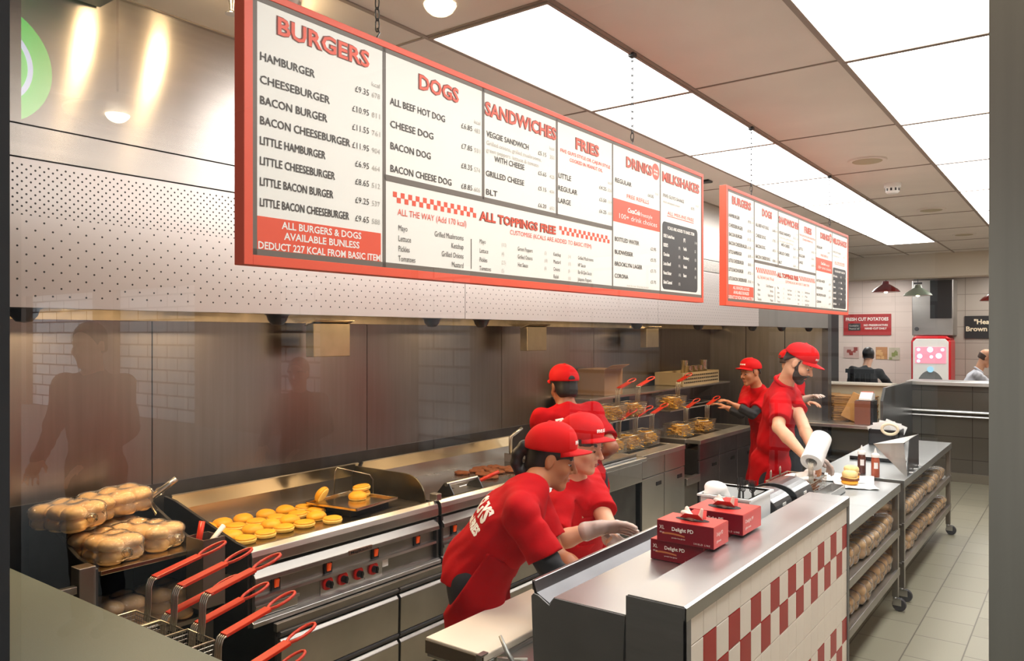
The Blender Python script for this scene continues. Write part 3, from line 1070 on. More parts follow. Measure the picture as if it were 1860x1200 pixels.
def chain(y, z0, label):
    c = MB()
    z = 3.045
    k = 0
    L = .034
    while z - L > z0 - .005:
        pts = []
        for i in range(12):
            q = 2 * PI * i / 12
            a, b_ = .0065 * math.cos(q), math.sin(q) * (L * .5) + (0)
            pts.append((-1.418 + (a if k % 2 else 0), y + (0 if k % 2 else a), z - L / 2 + b_))
        c.tube(pts, .0017, 5, closed=True)
        z -= L * .82
        k += 1
    t = thing('hanging_chain', label, 'chain', (-1.418, y, 3.045), 0, 'menu board chains')
    ob('links', c, 'black', t, smooth='all')
    ob('ceiling_clip', B(-1.43, -1.405, y - .014, y + .014, 3.03, 3.0495), 'black', t, bevel=.002)
    hk = MB()
    hk.tube([(-1.418, y, z + .004), (-1.418, y + .008, z - .006), (-1.418, y, z - .018), (-1.418, y, 2.684)], .0022, 6)
    ob('hook', hk, 'black', t, smooth='all')


chain(1.343, 2.684, 'black chain holding the near end of the big menu board')
chain(2.69, 2.684, 'black chain holding the far end of the big menu board')
chain(4.02, 2.684, 'black chain holding the near end of the second menu board')
chain(5.57, 2.684, 'black chain holding the far end of the second menu board')
# ================================================================== GRIDDLES
def rot_z(mb, a, c):
    R = Mx.Rotation(a, 3, 'Z')
    c = V(c)
    mb.v = [tuple(R @ (V(p) - c) + c) for p in mb.v]
    return mb


def griddle(label, Y0, Y1, sw, dials, drawer, name, side):
    t = thing('griddle', label, 'griddle', (-3.5, (Y0 + Y1) / 2, .57))
    ob('cooktop', B(-3.885, -3.19, Y0 + .02, Y1 - .02, .90, .925), 'griddle', t)
    ob('backsplash', MB().prism([(-3.90, .60), (-3.885, .60), (-3.885, 1.02), (-3.845, 1.105), (-3.855, 1.11), (-3.90, 1.035)], 'y', Y0 + .005, Y1 - .012), 'steel', t)
    lip = MB().prism([(-3.20, .94), (-3.178, .942), (-3.155, .925), (-3.148, .90), (-3.148, .858), (-3.165, .848), (-3.20, .848)], 'y', Y0 + .004, Y1 - .004)
    ob('front_lip', lip, 'steel', t, bevel=.002)
    ob('upper_band', MB().prism([(-3.20, .836), (-3.165, .836), (-3.135, .80), (-3.132, .778), (-3.20, .772)], 'y', Y0 + .012, Y1 - .012), 'steel_dull', t, bevel=.002)
    bd = MB()
    bd.box(-3.885, -3.20, Y0 + .01, Y1 - .01, .585, .90)
    bd.box(-3.20, -3.15, Y0 + .004, Y0 + .02, .585, .848).box(-3.20, -3.15, Y1 - .02, Y1 - .004, .585, .848)
    ob('body', bd, 'steel_dark', t)
    ob('switch_panel', B(-3.205, -3.178, Y0 + .02, Y1 - .02, .708, .772), 'steel_dull', t)
    ob('shelf_ledge', MB().prism([(-3.20, .712), (-3.152, .706), (-3.150, .692), (-3.20, .692)], 'y', Y0 + .01, Y1 - .01), 'steel', t)
    ob('lower_panel', B(-3.205, -3.175, Y0 + .02, Y1 - .02, .60, .692), 'steel_dull', t)
    ob('bottom_rail', MB().prism([(-3.21, .605), (-3.15, .603), (-3.132, .592), (-3.132, .572), (-3.21, .572)], 'y', Y0, Y1), 'steel', t, bevel=.002)
    for y in sw:
        s = ob('switch', B(-3.18, -3.168, y - .026, y + .026, .708, .778), 'black', t, bevel=.003)
        ob('rocker', MB().box(-.006, .006, -.012, .012, -.02, .02, Mx.Rotation(.18, 3, 'Y')), 'switch', s, bevel=.002).location = (-3.165, y, .742)
    if dials:
        ob('dial_plate', B(-3.178, -3.17, 2.605, 3.04, .602, .69), 'steel', t, bevel=.001)
        for y in dials:
            k = MB()
            n = 20
            pts = []
            for i in range(n):
                q = 2 * PI * i / n
                r = .034 / max(abs(math.cos(q)), abs(math.sin(q))) ** .45 * .96
                pts.append((y + r * math.cos(q), .658 + r * math.sin(q)))
            k.prism(pts, 'x', -3.17, -3.158)
            d = ob('dial', k, 'knob_red', t, bevel=.003)
            b_ = MB().lathe([(.019, 0), (.017, .022), (.001, .024)], (0, 0, 0), 16, Mx.Rotation(PI / 2, 3, 'Y'))
            b_.box(.012, .030, -.005, .005, -.018, .018)
            b_.v = [(p[0] - 3.158, p[1] + y, p[2] + .658) for p in b_.v]
            ob('knob', b_, 'black', d, smooth=True)
        for y in (2.80, 2.912):
            ob('screw', MB().lathe([(.006, 0), (.004, .004), (.001, .005)], (-3.17, y, .617), 10, Mx.Rotation(PI / 2, 3, 'Y')), 'steel', t)
        ob('white_sticker', B(-3.175, -3.1735, 3.045, 3.09, .645, .70), 'white', t)
        ob('nameplate', B(-3.136, -3.128, 2.763, 2.927, .782, .806), mat('copper_plate', rgb(150, 120, 108), .35, .8), t, bevel=.001)
        pl = text_mb([('MagiKitch\'n', (-3.1275, 2.772, .788), (0, 1, 0), (0, 0, 1), .013, dict(fit=.146, bold=.03))])
        ob('nameplate_lettering', flat_mesh(pl, 'plate'), 'black', t)
    a, c = drawer
    dr = ob('grease_drawer', B(-3.19, -3.155, a, c, .606, .664), 'steel', t, bevel=.003)
    ob('drawer_lip', B(-3.165, -3.140, a, c, .652, .668), 'steel', dr, bevel=.002)
    if side:
        ob('side_splash', MB().prism([(-3.90, .57), (-3.16, .57), (-3.16, .945), (-3.26, .958), (-3.80, 1.09), (-3.90, 1.10)], 'y', Y0 - .012, Y0 + .004), 'steel_dark', t, bevel=.002)
    return t


g1 = griddle('long steel griddle with toasting buns, four red dials on its front', 2.18, 3.49, (2.333, 2.657, 2.989, 3.323), (2.648, 2.749, 2.858, 2.967), (2.20, 2.451), 1, True)
ch = SDF((-3.86, 2.93, .90), (-3.19, 3.46, .95), .006)
random.seed(3)
for k in range(60):
    ch.ell((random.uniform(-3.8, -3.25), random.uniform(3.0, 3.42), .925), (random.uniform(.05, .09), random.uniform(.04, .07), random.uniform(.003, .006)), k=.004)
ob('char_crust', ch.mesh('char'), 'char', g1)
gd = [(-3.885, .925), (-3.885, 1.09)]
for i in range(9):
    q = PI / 2 * i / 8
    gd.append((-3.40 + .17 * math.sin(q), .94 + .15 * math.cos(q)))
gd.append((-3.23, .925))
ob('splash_guard', MB().prism(gd, 'y', 3.455, 3.465), mat('smoked_steel', (.20, .18, .12), .3, 1, var=.2, vscale=6), g1, bevel=.002)
cr = MB()
for k in range(6):
    cr.box(-3.60, -3.32, 2.955 + k * .05, 2.967 + k * .05, .926, .968)
cr.box(-3.61, -3.595, 2.94, 3.23, .926, .968).box(-3.33, -3.315, 2.94, 3.23, .926, .968)
ob('pan_rest', cr, 'blackm', g1)
g2 = griddle('second steel griddle, where beef patties sizzle, behind the bowed worker in front', 3.51, 5.20, (3.656, 4.05, 4.5, 4.95), (), (3.53, 3.78), 2, False)

# ------------------------------------------------------------------ drawer fridge under the griddles
fr = thing('drawer_fridge', 'low steel drawer fridge with black grip strips under the griddles', 'fridge', (-3.5, 3.75, 0))
bd = B(-3.9, -3.12, 2.29, 5.2, .1, .568)
bd.box(-3.13, -3.10, 2.29, 5.2, .535, .568)
ob('body', bd, 'steel_dark', fr)
ob('top_frame', B(-3.125, -3.098, 2.285, 5.2, .53, .569), 'steel_dull', fr, bevel=.002)
for a, c in ((2.298, 3.09), (3.10, 3.89), (3.90, 4.69)):
    for z in (.27, .02):
        d = ob('drawer', MB().prism([(-3.125, z + .012), (-3.09, z + .012), (-3.085, z + .205), (-3.10, z + .222), (-3.125, z + .222)], 'y', a + .004, c - .004), 'steel_dull', fr, bevel=.003)
        h = MB()
        pts = [(-3.122, z + .228), (-3.095, z + .232), (-3.085, z + .248), (-3.085, z + .258), (-3.122, z + .262)]
        h.prism(pts, 'y', a + .002, c - .002)
        ob('grip_strip', h, 'rubber', d, bevel=.002)
for y in (2.4, 5.1):
    ob('castor', MB().lathe([(.03, 0), (.035, .03), (.03, .1)], (-3.3, y, 0), 14), 'black', fr, smooth=True)


# ------------------------------------------------------------------ buns: a crown half and a heel half
def lathe_noise(prof, seed, n=22, amp=.03):
    r = random.Random(seed)
    ph = [r.uniform(0, 6) for _ in range(4)]
    mb = MB().lathe(prof, n=n)
    out = []
    for p in mb.v:
        q = math.atan2(p[1], p[0])
        s = 1 + amp * (math.sin(2 * q + ph[0]) + .6 * math.sin(3 * q + ph[1]) + .4 * math.sin(5 * q + ph[2] + p[2] * 40))
        out.append((p[0] * s, p[1] * s, p[2] * (1 + amp * .5 * math.sin(2 * q + ph[3]))))
    mb.v = out
    return mb


def bun_proto(kind, seed, name='bun_half'):
    t = thing(name, None, 'bun')
    if kind == 'c':
        ob('crust', lathe_noise([(.0505, .007), (.054, .014), (.0535, .022), (.049, .031), (.040, .039), (.027, .0445), (.012, .0475), (.001, .048)], seed), 'bun', t, smooth='all', local=True)
        ob('cut_face', lathe_noise([(.001, 0), (.044, 0), (.050, .003), (.051, .009)], seed), 'bun_cut', t, smooth='all', local=True)
    else:
        ob('crust', lathe_noise([(.046, .0), (.052, .005), (.055, .014), (.054, .021)], seed), 'bun_cut', t, smooth='all', local=True)
        ob('top_crust', lathe_noise([(.054, .020), (.050, .028), (.041, .0315), (.02, .033), (.001, .033)], seed), 'bun', t, smooth='all', local=True)
    return t


PB = {'c': [bun_proto('c', 1), bun_proto('c', 2)], 'h': [bun_proto('h', 3), bun_proto('h', 4)]}
used = set()
bun_n = [0]


def bun(kind, x, y, z, label, group, tilt=(0, 0), s=1.0):
    bun_n[0] += 1
    p = PB[kind][bun_n[0] % 2]
    rz = (bun_n[0] * 2.4) % 6.28
    if p.name in used:
        c = copy_tree(p, (x, y, z), (tilt[0], tilt[1], rz), label, group=group, scale=(s, s, s))
    else:
        used.add(p.name)
        KIDS[p.name] = [q for q in bpy.data.objects if q.parent == p]
        c = p
        c.location, c.rotation_euler, c.scale = (x, y, z), (tilt[0], tilt[1], rz), (s, s, s)
        c['label'] = label
        c['group'] = group
    return c


rows = (('back row', [('c', -3.681, 2.275), ('c', -3.70, 2.384), ('c', -3.70, 2.509), ('c', -3.69, 2.65), ('c', -3.689, 2.78), ('h', -3.667, 2.895)]),
        ('middle row', [('h', -3.56, 2.27), ('h', -3.59, 2.39), ('c', -3.455, 2.40), ('h', -3.59, 2.515), ('c', -3.475, 2.525), ('h', -3.58, 2.64), ('c', -3.475, 2.645), ('h', -3.56, 2.765), ('h', -3.55, 2.885)]),
        ('front row', [('c', -3.435, 2.265), ('h', -3.33, 2.27), ('h', -3.345, 2.398), ('h', -3.365, 2.525), ('h', -3.355, 2.65), ('c', -3.43, 2.79), ('h', -3.305, 2.80)]))
for rn, l in rows:
    for i, (k, x, y) in enumerate(l):
        bun(k, x, y, .9255, 'golden %s half on the griddle, %s of the %s from the window' % ('domed bun' if k == 'c' else 'flat bun', ORD[i], rn), 'bun halves on the griddle')

# sheet pan with four buns, on its rest
pan = thing('sheet_pan', 'shallow metal sheet pan holding four buns at the end of the griddle', 'pan', (-3.46, 3.09, .97))
pm = MB()
pm.box(-3.64, -3.28, 2.905, 3.255, .970, .974)
for a in ((-3.652, -3.64, 2.895, 3.265), (-3.28, -3.268, 2.895, 3.265), (-3.652, -3.268, 2.895, 2.905), (-3.652, -3.268, 3.255, 3.265)):
    pm.box(*a, .970, .985)
rot_z(pm, .12, (-3.46, 3.08, 0))
ob('base', pm, 'tray', pan, bevel=.002)
bun('c', -3.60, 2.985, 1.0, 'bun crown leaning on its side at the near corner of the sheet pan', 'buns on the sheet pan', (1.0, .35))
bun('c', -3.47, 3.13, .975, 'domed bun in the middle of the sheet pan', 'buns on the sheet pan')
bun('h', -3.535, 3.215, .975, 'bottom bun of the stacked pair on the sheet pan', 'buns on the sheet pan')
bun('h', -3.53, 3.215, 1.0085, 'top bun of the stacked pair on the sheet pan', 'buns on the sheet pan', (.1, -.05))
wr = MB().tube([(-3.79, 3.22, .927), (-3.79, 3.23, 1.09), (-3.785, 3.24, 1.115), (-3.66, 3.40, 1.06), (-3.645, 3.415, 1.03), (-3.65, 3.42, .927)], .004, 8)
ob('pan_lifter', wr, 'wire', smooth='all', label='bent wire handle standing behind the sheet pan on the griddle', cat='handle')

# patties on the second griddle
pp = []
for i, (x, y) in enumerate(((-3.70, 4.36), (-3.66, 4.48), (-3.60, 4.58), (-3.53, 4.40), (-3.50, 4.52), (-3.45, 4.64), (-3.72, 4.58), (-3.56, 4.70), (-3.42, 4.34), (-3.66, 4.70))):
    if i < 3:
        s_ = SDF((-.07, -.07, -.01), (.07, .07, .03), .004)
        r = random.Random(i + 5)
        s_.ell((0, 0, .008), (.054, .052, .010), k=.01)
        for k in range(9):
            q = r.uniform(0, 6.28)
            s_.ell((.045 * math.cos(q), .045 * math.sin(q), .008), (.016, .014, .009), k=.012)
        pp.append(s_.mesh('patty'))
    o = ob('beef_patty', pp[i % 3], 'patty', label='brown beef patty frying on the second griddle, %s of the batch' % ORD[i], cat='patty', group='patties on the second griddle')
    o.location, o.rotation_euler = (x, y, .926), (0, 0, i * 1.3)


def tool(name, label, base, path, m='steel', r=.011):
    t = thing(name, label, 'utensil', base)
    ob('handle', MB().tube(path, r, 10), m, t, smooth='all')
    return t


tl = tool('griddle_scraper', 'steel scraper with an angled round handle standing at the near griddle corner', (-3.80, 2.14, .95), [(-3.80, 2.10, .97), (-3.76, 2.05, 1.06), (-3.745, 2.01, 1.12), (-3.74, 2.02, 1.145), (-3.70, 2.085, 1.20), (-3.685, 2.115, 1.225)], r=[.010, .012, .014, .014, .015, .015])
ob('blade', MB().box(-.07, .07, -.004, .004, -.05, .0, Mx.Rotation(.5, 3, 'X')), 'steel', tl).location = (-3.80, 2.105, .98)
tl = tool('griddle_scraper', 'steel scraper with a bent handle standing on the second griddle behind the patties', (-3.72, 5.0, .93), [(-3.72, 4.98, .99), (-3.72, 4.98, 1.13), (-3.70, 5.0, 1.15), (-3.67, 5.07, 1.195)], r=.014)
ob('blade', B(-3.78, -3.66, 4.976, 4.984, .927, .995), 'steel', tl)
# tool holder and red-handled spatula on the second griddle front
t = thing('grill_press', 'steel grill press with dark triangular ends on the second griddle front edge', 'grill press', (-3.27, 3.86, .94))
for y in (3.70, 3.99):
    ob('end_plate', MB().prism([(-3.36, .928), (-3.20, .928), (-3.25, 1.005), (-3.29, 1.005)], 'y', y - .004, y + .004), 'steel_dark', t, bevel=.001)
ob('grip_bar', MB().tube([(-3.27, 3.69, .998), (-3.27, 4.0, .998)], .013, 12), 'steel', t, smooth=True)
ob('plate', B(-3.345, -3.215, 3.706, 3.984, .928, .938), 'steel', t)
t = thing('spatula', 'red-handled spatula lying on the second griddle beside the grill press', 'spatula', (-3.4, 4.05, .93))
ob('handle', MB().tube([(-3.31, 4.05, .955), (-3.27, 4.13, .985), (-3.24, 4.20, 1.01)], [.012, .014, .013], 10), 'red_handle', t, smooth='all')
ob('blade', MB().box(-3.46, -3.36, 3.90, 4.0, .927, .930).tube([(-3.38, 3.95, .93), (-3.31, 4.05, .953)], .005, 6), 'steel', t)
ob('grease_box', B(-3.215, -3.155, 3.478, 3.522, .943, .985), 'steel', label='small steel box capping the joint between the two griddles', cat='box', bevel=.004)

# ------------------------------------------------------------------ bun station left of the griddles
bs = thing('bun_station', 'black sided steel bun station heaped with bagged buns, nearest the window', 'bun station', (-3.65, 1.8, 0))
ob('tray', MB().box(-3.98, -3.33, 1.575, 2.045, .935, .95).box(-3.345, -3.33, 1.575, 2.045, .945, .954), 'tray', bs, bevel=.002)
for y0, y1 in ((1.555, 1.572), (2.048, 2.065)):
    ob('side_panel', MB().prism([(-3.98, .12), (-3.345, .12), (-3.345, .965), (-3.50, .985), (-3.80, 1.09), (-3.98, 1.10)], 'y', y0, y1), 'steel_dark', bs, bevel=.002)
ob('back_panel', B(-4.0, -3.98, 1.56, 2.06, .12, 1.12), 'steel_dark', bs)
ob('lower_shelf', B(-3.98, -3.36, 1.572, 2.048, .60, .62), 'steel_dull', bs)
ob('front_post', B(-3.40, -3.325, 1.485, 1.553, 0, .985), 'steel', bs, bevel=.003)
ob('leg', B(-3.40, -3.35, 2.07, 2.11, 0, .93), 'steel_dark', bs)
ob('front_bar', B(-3.36, -3.33, 1.18, 1.48, .885, .915), 'steel', bs, bevel=.002)
ob('rear_post', B(-3.80, -3.74, 1.30, 1.345, 0, 1.06), 'steel', bs, bevel=.003)
t = thing('utensil_bin', 'narrow steel utensil bin between the bun station and the griddle', 'utensil bin', (-3.27, 2.02, .8))
ob('bin', MB().box(-3.34, -3.20, 2.0695, 2.075, .70, 1.02).box(-3.34, -3.20, 1.965, 1.97, .70, 1.02).box(-3.206, -3.20, 1.97, 2.07, .70, 1.02).box(-3.34, -3.334, 1.97, 2.07, .70, 1.02).box(-3.34, -3.20, 1.97, 2.07, .70, .71), 'steel_dull', t)
ob('bracket', B(-3.32, -3.22, 2.0755, 2.166, .78, .80), 'steel', t)
tool('brush', 'red handle sticking out of the steel utensil bin', (-3.30, 2.0, .72), [(-3.30, 1.99, .75), (-3.31, 2.01, 1.0), (-3.315, 2.03, 1.08)], 'red_handle', .014)
tool('spoon', 'white handle leaning out of the steel utensil bin', (-3.24, 2.0, .72), [(-3.25, 1.985, .75), (-3.24, 2.03, 1.0), (-3.25, 2.10, 1.055)], 'white', .012)

# ------------------------------------------------------------------ bagged buns
FB = [lathe_noise([(.001, 0), (.044, 0), (.053, .010), (.055, .022), (.050, .036), (.038, .047), (.02, .054), (.001, .056)], k + 10, 18).mesh('bun') for k in range(3)]


def bag_proto(nx, ny, nz, label=None, name='bun_bag', seed=0, neck=(0, 1), pitch=.098, m='bun_pale'):
    """a clear bag of buns, base at the origin, nx by ny buns, nz layers"""
    r = random.Random(seed)
    t = thing(name, label, 'bag of buns')
    w, d, h = nx * pitch / 2, ny * pitch / 2, .052 * nz
    s = SDF((-w - .07, -d - .12, -.01), (w + .07, d + .12, h + .08), .0085)
    for k in range(nz):
        for i in range(nx):
            for j in range(ny):
                x, y = -w + pitch * (i + .5) + r.uniform(-.006, .006), -d + pitch * (j + .5) + r.uniform(-.006, .006)
                z = .004 + .051 * k
                b_ = ob('bun', FB[(i + j + k) % 3], m, t, smooth='all', local=True)
                b_.location = (x, y, z)
                b_.rotation_euler = (r.uniform(-.12, .12), r.uniform(-.12, .12), r.uniform(0, 6))
                s.ell((x, y, z + .027), (.061, .061, .035), k=.035)
    nx_, ny_ = neck
    if neck != (0, 0):
        s.cap((nx_ * w * .8, ny_ * d * .9, h * .5), (nx_ * (w + .035), ny_ * (d + .035), h * .45), .022, .008, k=.05)
        s.cap((nx_ * (w + .035), ny_ * (d + .035), h * .45), (nx_ * (w + .05) + .01, ny_ * (d + .05), h * .45 + .015), .008, .024, k=.02)
    s.plane((0, 0, .001), (0, 0, -1))
    ob('film', s.mesh('film'), 'film', t, local=True)
    return t


M['bun_bag'] = mat('bagged_bun', rgb(240, 200, 134), .5, var=.25, vscale=10, bump=.12, bscale=70)
b1 = bag_proto(3, 2, 2, seed=1, neck=(1, -.3), m='bun_bag')
BB = [('clear bag of fresh buns at the front left of the bun station, lowest bag', (-3.52, 1.69, .952), .15),
      ('clear bag of fresh buns at the front right corner of the bun station tray', (-3.56, 1.90, .952), .35),
      ('clear bag of fresh buns at the back of the bun station tray, lowest layer', (-3.80, 1.82, .952), 1.45),
      ('clear bag of buns lying on top of the pile over the left side panel', (-3.72, 1.62, 1.075), .25),
      ('clear bag of buns topmost on the pile at the back of the bun station', (-3.80, 1.87, 1.085), 1.7)]
for i, (lb, loc, rz) in enumerate(BB):
    if i == 0:
        b1['label'] = lb
        b1['group'] = 'bags of buns on the bun station'
        b1.location, b1.rotation_euler = loc, (0, 0, rz)
    else:
        copy_tree(b1, loc, (.06 * (i > 2), -.05 * (i > 2), rz), lb, group='bags of buns on the bun station')
b2 = bag_proto(2, 2, 3, seed=4, neck=(0, 0), m='bun_bag')
props(b2, 'bag of buns under the bun station tray, by the black side panel', None, 'bags of buns under the bun station')
b2.location = (-3.47, 1.71, .622)
copy_tree(b2, (-3.47, 1.925, .622), (0, 0, .1), 'bag of buns under the bun station tray, nearer the griddle')


# ------------------------------------------------------------------ fry baskets
def basket_proto():
    """wire basket, rim at z=0, handle pointing to +y; the hook rises from the +y rim"""
    t = thing('fry_basket', None, 'fry basket')
    w, l, d = .078, .15, .115
    mesh = MB()
    n = 11
    for i in range(n):
        x = -w + 2 * w * i / (n - 1)
        for sy in (-1, 1):
            mesh.tube([(x, sy * l, 0), (x * .9, sy * l * .9, -d)], .0011, 4)
        mesh.tube([(x * .9, -l * .9, -d), (x * .9, l * .9, -d)], .0011, 4)
    n2 = 19
    for i in range(n2):
        y = -l + 2 * l * i / (n2 - 1)
        for sx in (-1, 1):
            mesh.tube([(sx * w, y, 0), (sx * w * .9, y * .9, -d)], .0011, 4)
        mesh.tube([(-w * .9, y * .9, -d), (w * .9, y * .9, -d)], .0011, 4)
    for k in range(1, 8):
        f = k / 8
        s = 1 - .1 * f
        mesh.tube([(w * s, l * s, -d * f), (-w * s, l * s, -d * f), (-w * s, -l * s, -d * f), (w * s, -l * s, -d * f)], .0011, 4, closed=True)
    ob('wire_mesh', mesh, 'wire', t, local=True)
    rim = MB().tube([(w, l, 0), (-w, l, 0), (-w, -l, 0), (w, -l, 0)], .0035, 6, closed=True)
    ob('rim', rim, 'wire', t, smooth='all', local=True)
    hk = MB()
    for i in range(4):
        x = -.016 + .0107 * i
        hk.tube([(x, l - .002, -.02), (x, l + .004, .03), (x, l + .006, .10), (x, l + .014, .122), (x, l + .035, .131)], .0032, 7)
    ob('hook', hk, 'wire', t, smooth='all', local=True)
    h = MB()
    a, b_ = V((0, l + .025, .128)), V((0, l + .20, .165))
    e = V((0, l + .31, .195))
    hh = MB().box(-.019, .019, 0, (b_ - a).length, -.0055, .0055)
    hh.v = [tuple(Mx.Rotation(math.atan2(b_.z - a.z, b_.y - a.y), 3, 'X') @ V(p) + a) for p in hh.v]
    h.add(hh.v, hh.f)
    pts = []
    for i in range(15):
        q = -PI * .5 + 2 * PI * i / 14
        u_ = i / 14
        pts.append((.024 * math.sin(2 * PI * u_) * (1.0), b_.y + (e.y - b_.y) * (.5 - .5 * math.cos(2 * PI * u_)), b_.z + (e.z - b_.z) * (.5 - .5 * math.cos(2 * PI * u_))))
    h.tube(pts, .0058, 8, closed=False)
    ob('handle', h, 'red_handle', t, local=True, bevel=.003, label='flat red coated handle ending in a loop')
    return t


fb = basket_proto()
KIDS[fb.name] = [q for q in bpy.data.objects if q.parent == fb]
props(fb, 'fry basket with a red handle, first of the hooked upper row behind the window sill', None, 'fry baskets by the window')
fb.location = (-2.675, 1.275, .955)
for x, y, z, lb in ((-2.505, 1.275, .957, 'fry basket with a red handle, second of the hooked upper row behind the window sill'), (-2.335, 1.275, .965, 'fry basket with a red handle, third of the hooked upper row behind the window sill'),
                    (-2.625, 1.30, .828, 'fry basket with a red handle, first of the lower row behind the window sill'), (-2.455, 1.31, .828, 'fry basket with a red handle, second of the lower row behind the window sill'), (-2.285, 1.30, .832, 'fry basket with a red handle, third of the lower row behind the window sill'), (-2.105, 1.245, .775, 'fry basket with a red handle, lowest and nearest the prep counter, behind the sill'), (-2.165, 1.25, .965 - .30, 'fry basket with a red handle almost hidden under the lower row')):
    copy_tree(fb, (x, y, z), (0, 0, 0), lb)
rk = thing('basket_rack', 'dark steel rack holding the fry baskets behind the window sill', 'rack', (-2.4, 1.3, 0))
ob('shelf', B(-2.85, -1.95, 1.175, 1.46, .50, .53), 'steel_dark', rk)
for x in (-2.84, -1.99):
    for y in (1.19, 1.43):
        ob('leg', B(x, x + .03, y, y + .03, 0, .50), 'steel_dark', rk)

# ================================================================== FRYERS along the back of the line
lc = thing('landing_counter', 'steel landing counter with trays, behind the worker whose back is turned', 'counter', (-3.5, 5.6, 0))
ob('top', B(-3.95, -3.02, 5.23, 6.0, .87, .90), 'steel_top', lc, bevel=.004)
ob('front_pan', B(-3.10, -3.03, 5.30, 5.93, .70, .865), 'steel', lc, bevel=.004)
ob('body', B(-3.95, -3.12, 5.25, 5.98, .02, .865), 'steel_dark', lc)
for i in range(2):
    ob('baking_tray', MB().box(-3.5, -3.06, 5.33, 5.88, .901 + .022 * i, .905 + .022 * i).box(-3.5, -3.49, 5.33, 5.88, .901 + .022 * i, .918 + .022 * i).box(-3.07, -3.06, 5.33, 5.88, .901 + .022 * i, .918 + .022 * i), 'steel', label='steel tray on the landing counter, %s of two' % ('lower', 'upper')[i], cat='tray', group='trays on the landing counter')


def fryer(label, Y0, Y1, n, m):
    t = thing('deep_fryer', label, 'deep fryer', (-3.5, (Y0 + Y1) / 2, 0))
    X0, X1 = -3.95, -3.08
    ob('body', B(X0, X1 - .03, Y0, Y1, .06, .80), 'steel_dark', t)
    tp = MB()
    tp.box(X1 - .16, X1, Y0, Y1, .86, .90).box(X0, X0 + .15, Y0, Y1, .80, .90)
    tp.box(X0 + .15, X1 - .16, Y0, Y0 + .05, .80, .90).box(X0 + .15, X1 - .16, Y1 - .05, Y1, .80, .90)
    ob('top', tp, 'steel_top', t, bevel=.003)
    ob('oil_vat', B(X0 + .15, X1 - .16, Y0 + .05, Y1 - .05, .80, .84), mat('dark_oil', rgb(40, 28, 10), .08), t)
    ob('back_panel', B(X0 - .02, X0 + .08, Y0, Y1, .90, 1.34), m, t, bevel=.003)
    ob('basket_rail', MB().tube([(X0 + .12, Y0 + .03, 1.14), (X0 + .12, Y1 - .03, 1.14)], .008, 8), 'steel', t, smooth=True)
    rk_ = MB()
    for x in (-3.585, -3.42):
        rk_.tube([(x, Y0 + .03, 1.165), (x, Y1 - .03, 1.165)], .007, 8)
    for y in (Y0 + .04, Y1 - .04):
        rk_.tube([(X0 + .07, y, 1.165), (-3.42, y, 1.165)], .007, 8)
    ob('upper_rack', rk_, 'steel', t, smooth=True)
    w = (Y1 - Y0) / n
    for i in range(n):
        a = Y0 + i * w
        ob('control_panel', B(X1 - .03, X1 - .008, a + .006, a + w - .006, .70, .858), m, t, bevel=.002)
        d = ob('door', B(X1 - .03, X1 - .01, a + .006, a + w - .006, .10, .692), m, t, bevel=.003)
        ob('handle', B(X1 - .012, X1 - .004, a + w * .62, a + w * .84, .60, .635), 'black', d, bevel=.002)
        ob('vat_divider', B(X0 + .15, X1 - .16, a - .02, a + .02, .80, .895), 'steel', t)
    ob('foot', B(X0 + .1, X1 - .1, Y0 + .05, Y1 - .05, 0, .06), 'blackm', t)
    return t


fryer('steel deep fryer with two doors, first in the line behind the workers', 6.04, 6.93, 2, 'steel')
lb_ = thing('fry_scoop_bin', 'low steel bin in the gap between the two fryers', 'bin', (-3.4, 7.1, 0))
ob('bin', B(-3.9, -3.10, 6.95, 7.26, 0, .55), 'steel_dull', lb_, bevel=.004)
ob('rim', B(-3.12, -3.07, 6.95, 7.26, .50, .57), 'steel', lb_, bevel=.003)
fryer('long dark steel deep fryer beside the worker in black sleeves, far end of the line', 7.28, 8.83, 3, mat('violet_tinted_steel', (.30, .275, .31), .33, 1, var=.1, vscale=5))

# fries: heaps in baskets
def fries_mesh(seed, w=.075, l=.135):
    r = random.Random(seed)
    mb = MB()
    for k in range(130):
        x, y = r.uniform(-w * .8, w * .8), r.uniform(-l * .8, l * .8)
        z = -.105 + r.uniform(0, .10) * (1 - (x / w) ** 2 * .5) * (1 - (y / l) ** 2 * .5) + .005
        R = Euler((r.uniform(-.5, .5), r.uniform(-.5, .5), r.uniform(0, 6.28))).to_matrix()
        L = r.uniform(.02, .042)
        q = MB().box(-.0042, .0042, -L, L, -.0042, .0042)
        mb.add([tuple(R @ V(p) + V((x, y, z))) for p in q.v], q.f)
    return mb.mesh('fries')


FM = [fries_mesh(1), fries_mesh(2)]
spots = [(-3.42, 6.05, 1.03, 'near end of the first fryer'), (-3.42, 6.38, 1.03, 'middle of the first fryer'), (-3.42, 6.72, 1.03, 'far end of the first fryer'), (-3.40, 7.48, 1.03, 'near end of the long dark fryer'), (-3.40, 8.05, 1.02, 'middle of the long dark fryer'),
         (-3.50, 6.18, 1.305, 'upper rack of the first fryer, near end'), (-3.50, 6.58, 1.305, 'upper rack of the first fryer, far end'), (-3.50, 7.50, 1.305, 'upper rack of the long dark fryer')]
for i, (x, y, z, w) in enumerate(spots):
    copy_tree(fb, (x, y, z), (0, 0, 0), 'wire basket of fries, at the ' + w, group='fry baskets at the fryers', scale=(1.35, 1.1, 1.15))
    o = ob('fries', FM[i % 2], 'fries', label='heap of golden fries in the wire basket at the ' + w, cat='fries', kind='stuff')
    o.location, o.scale = (x, y, z), (1.35, 1.1, 1.1)
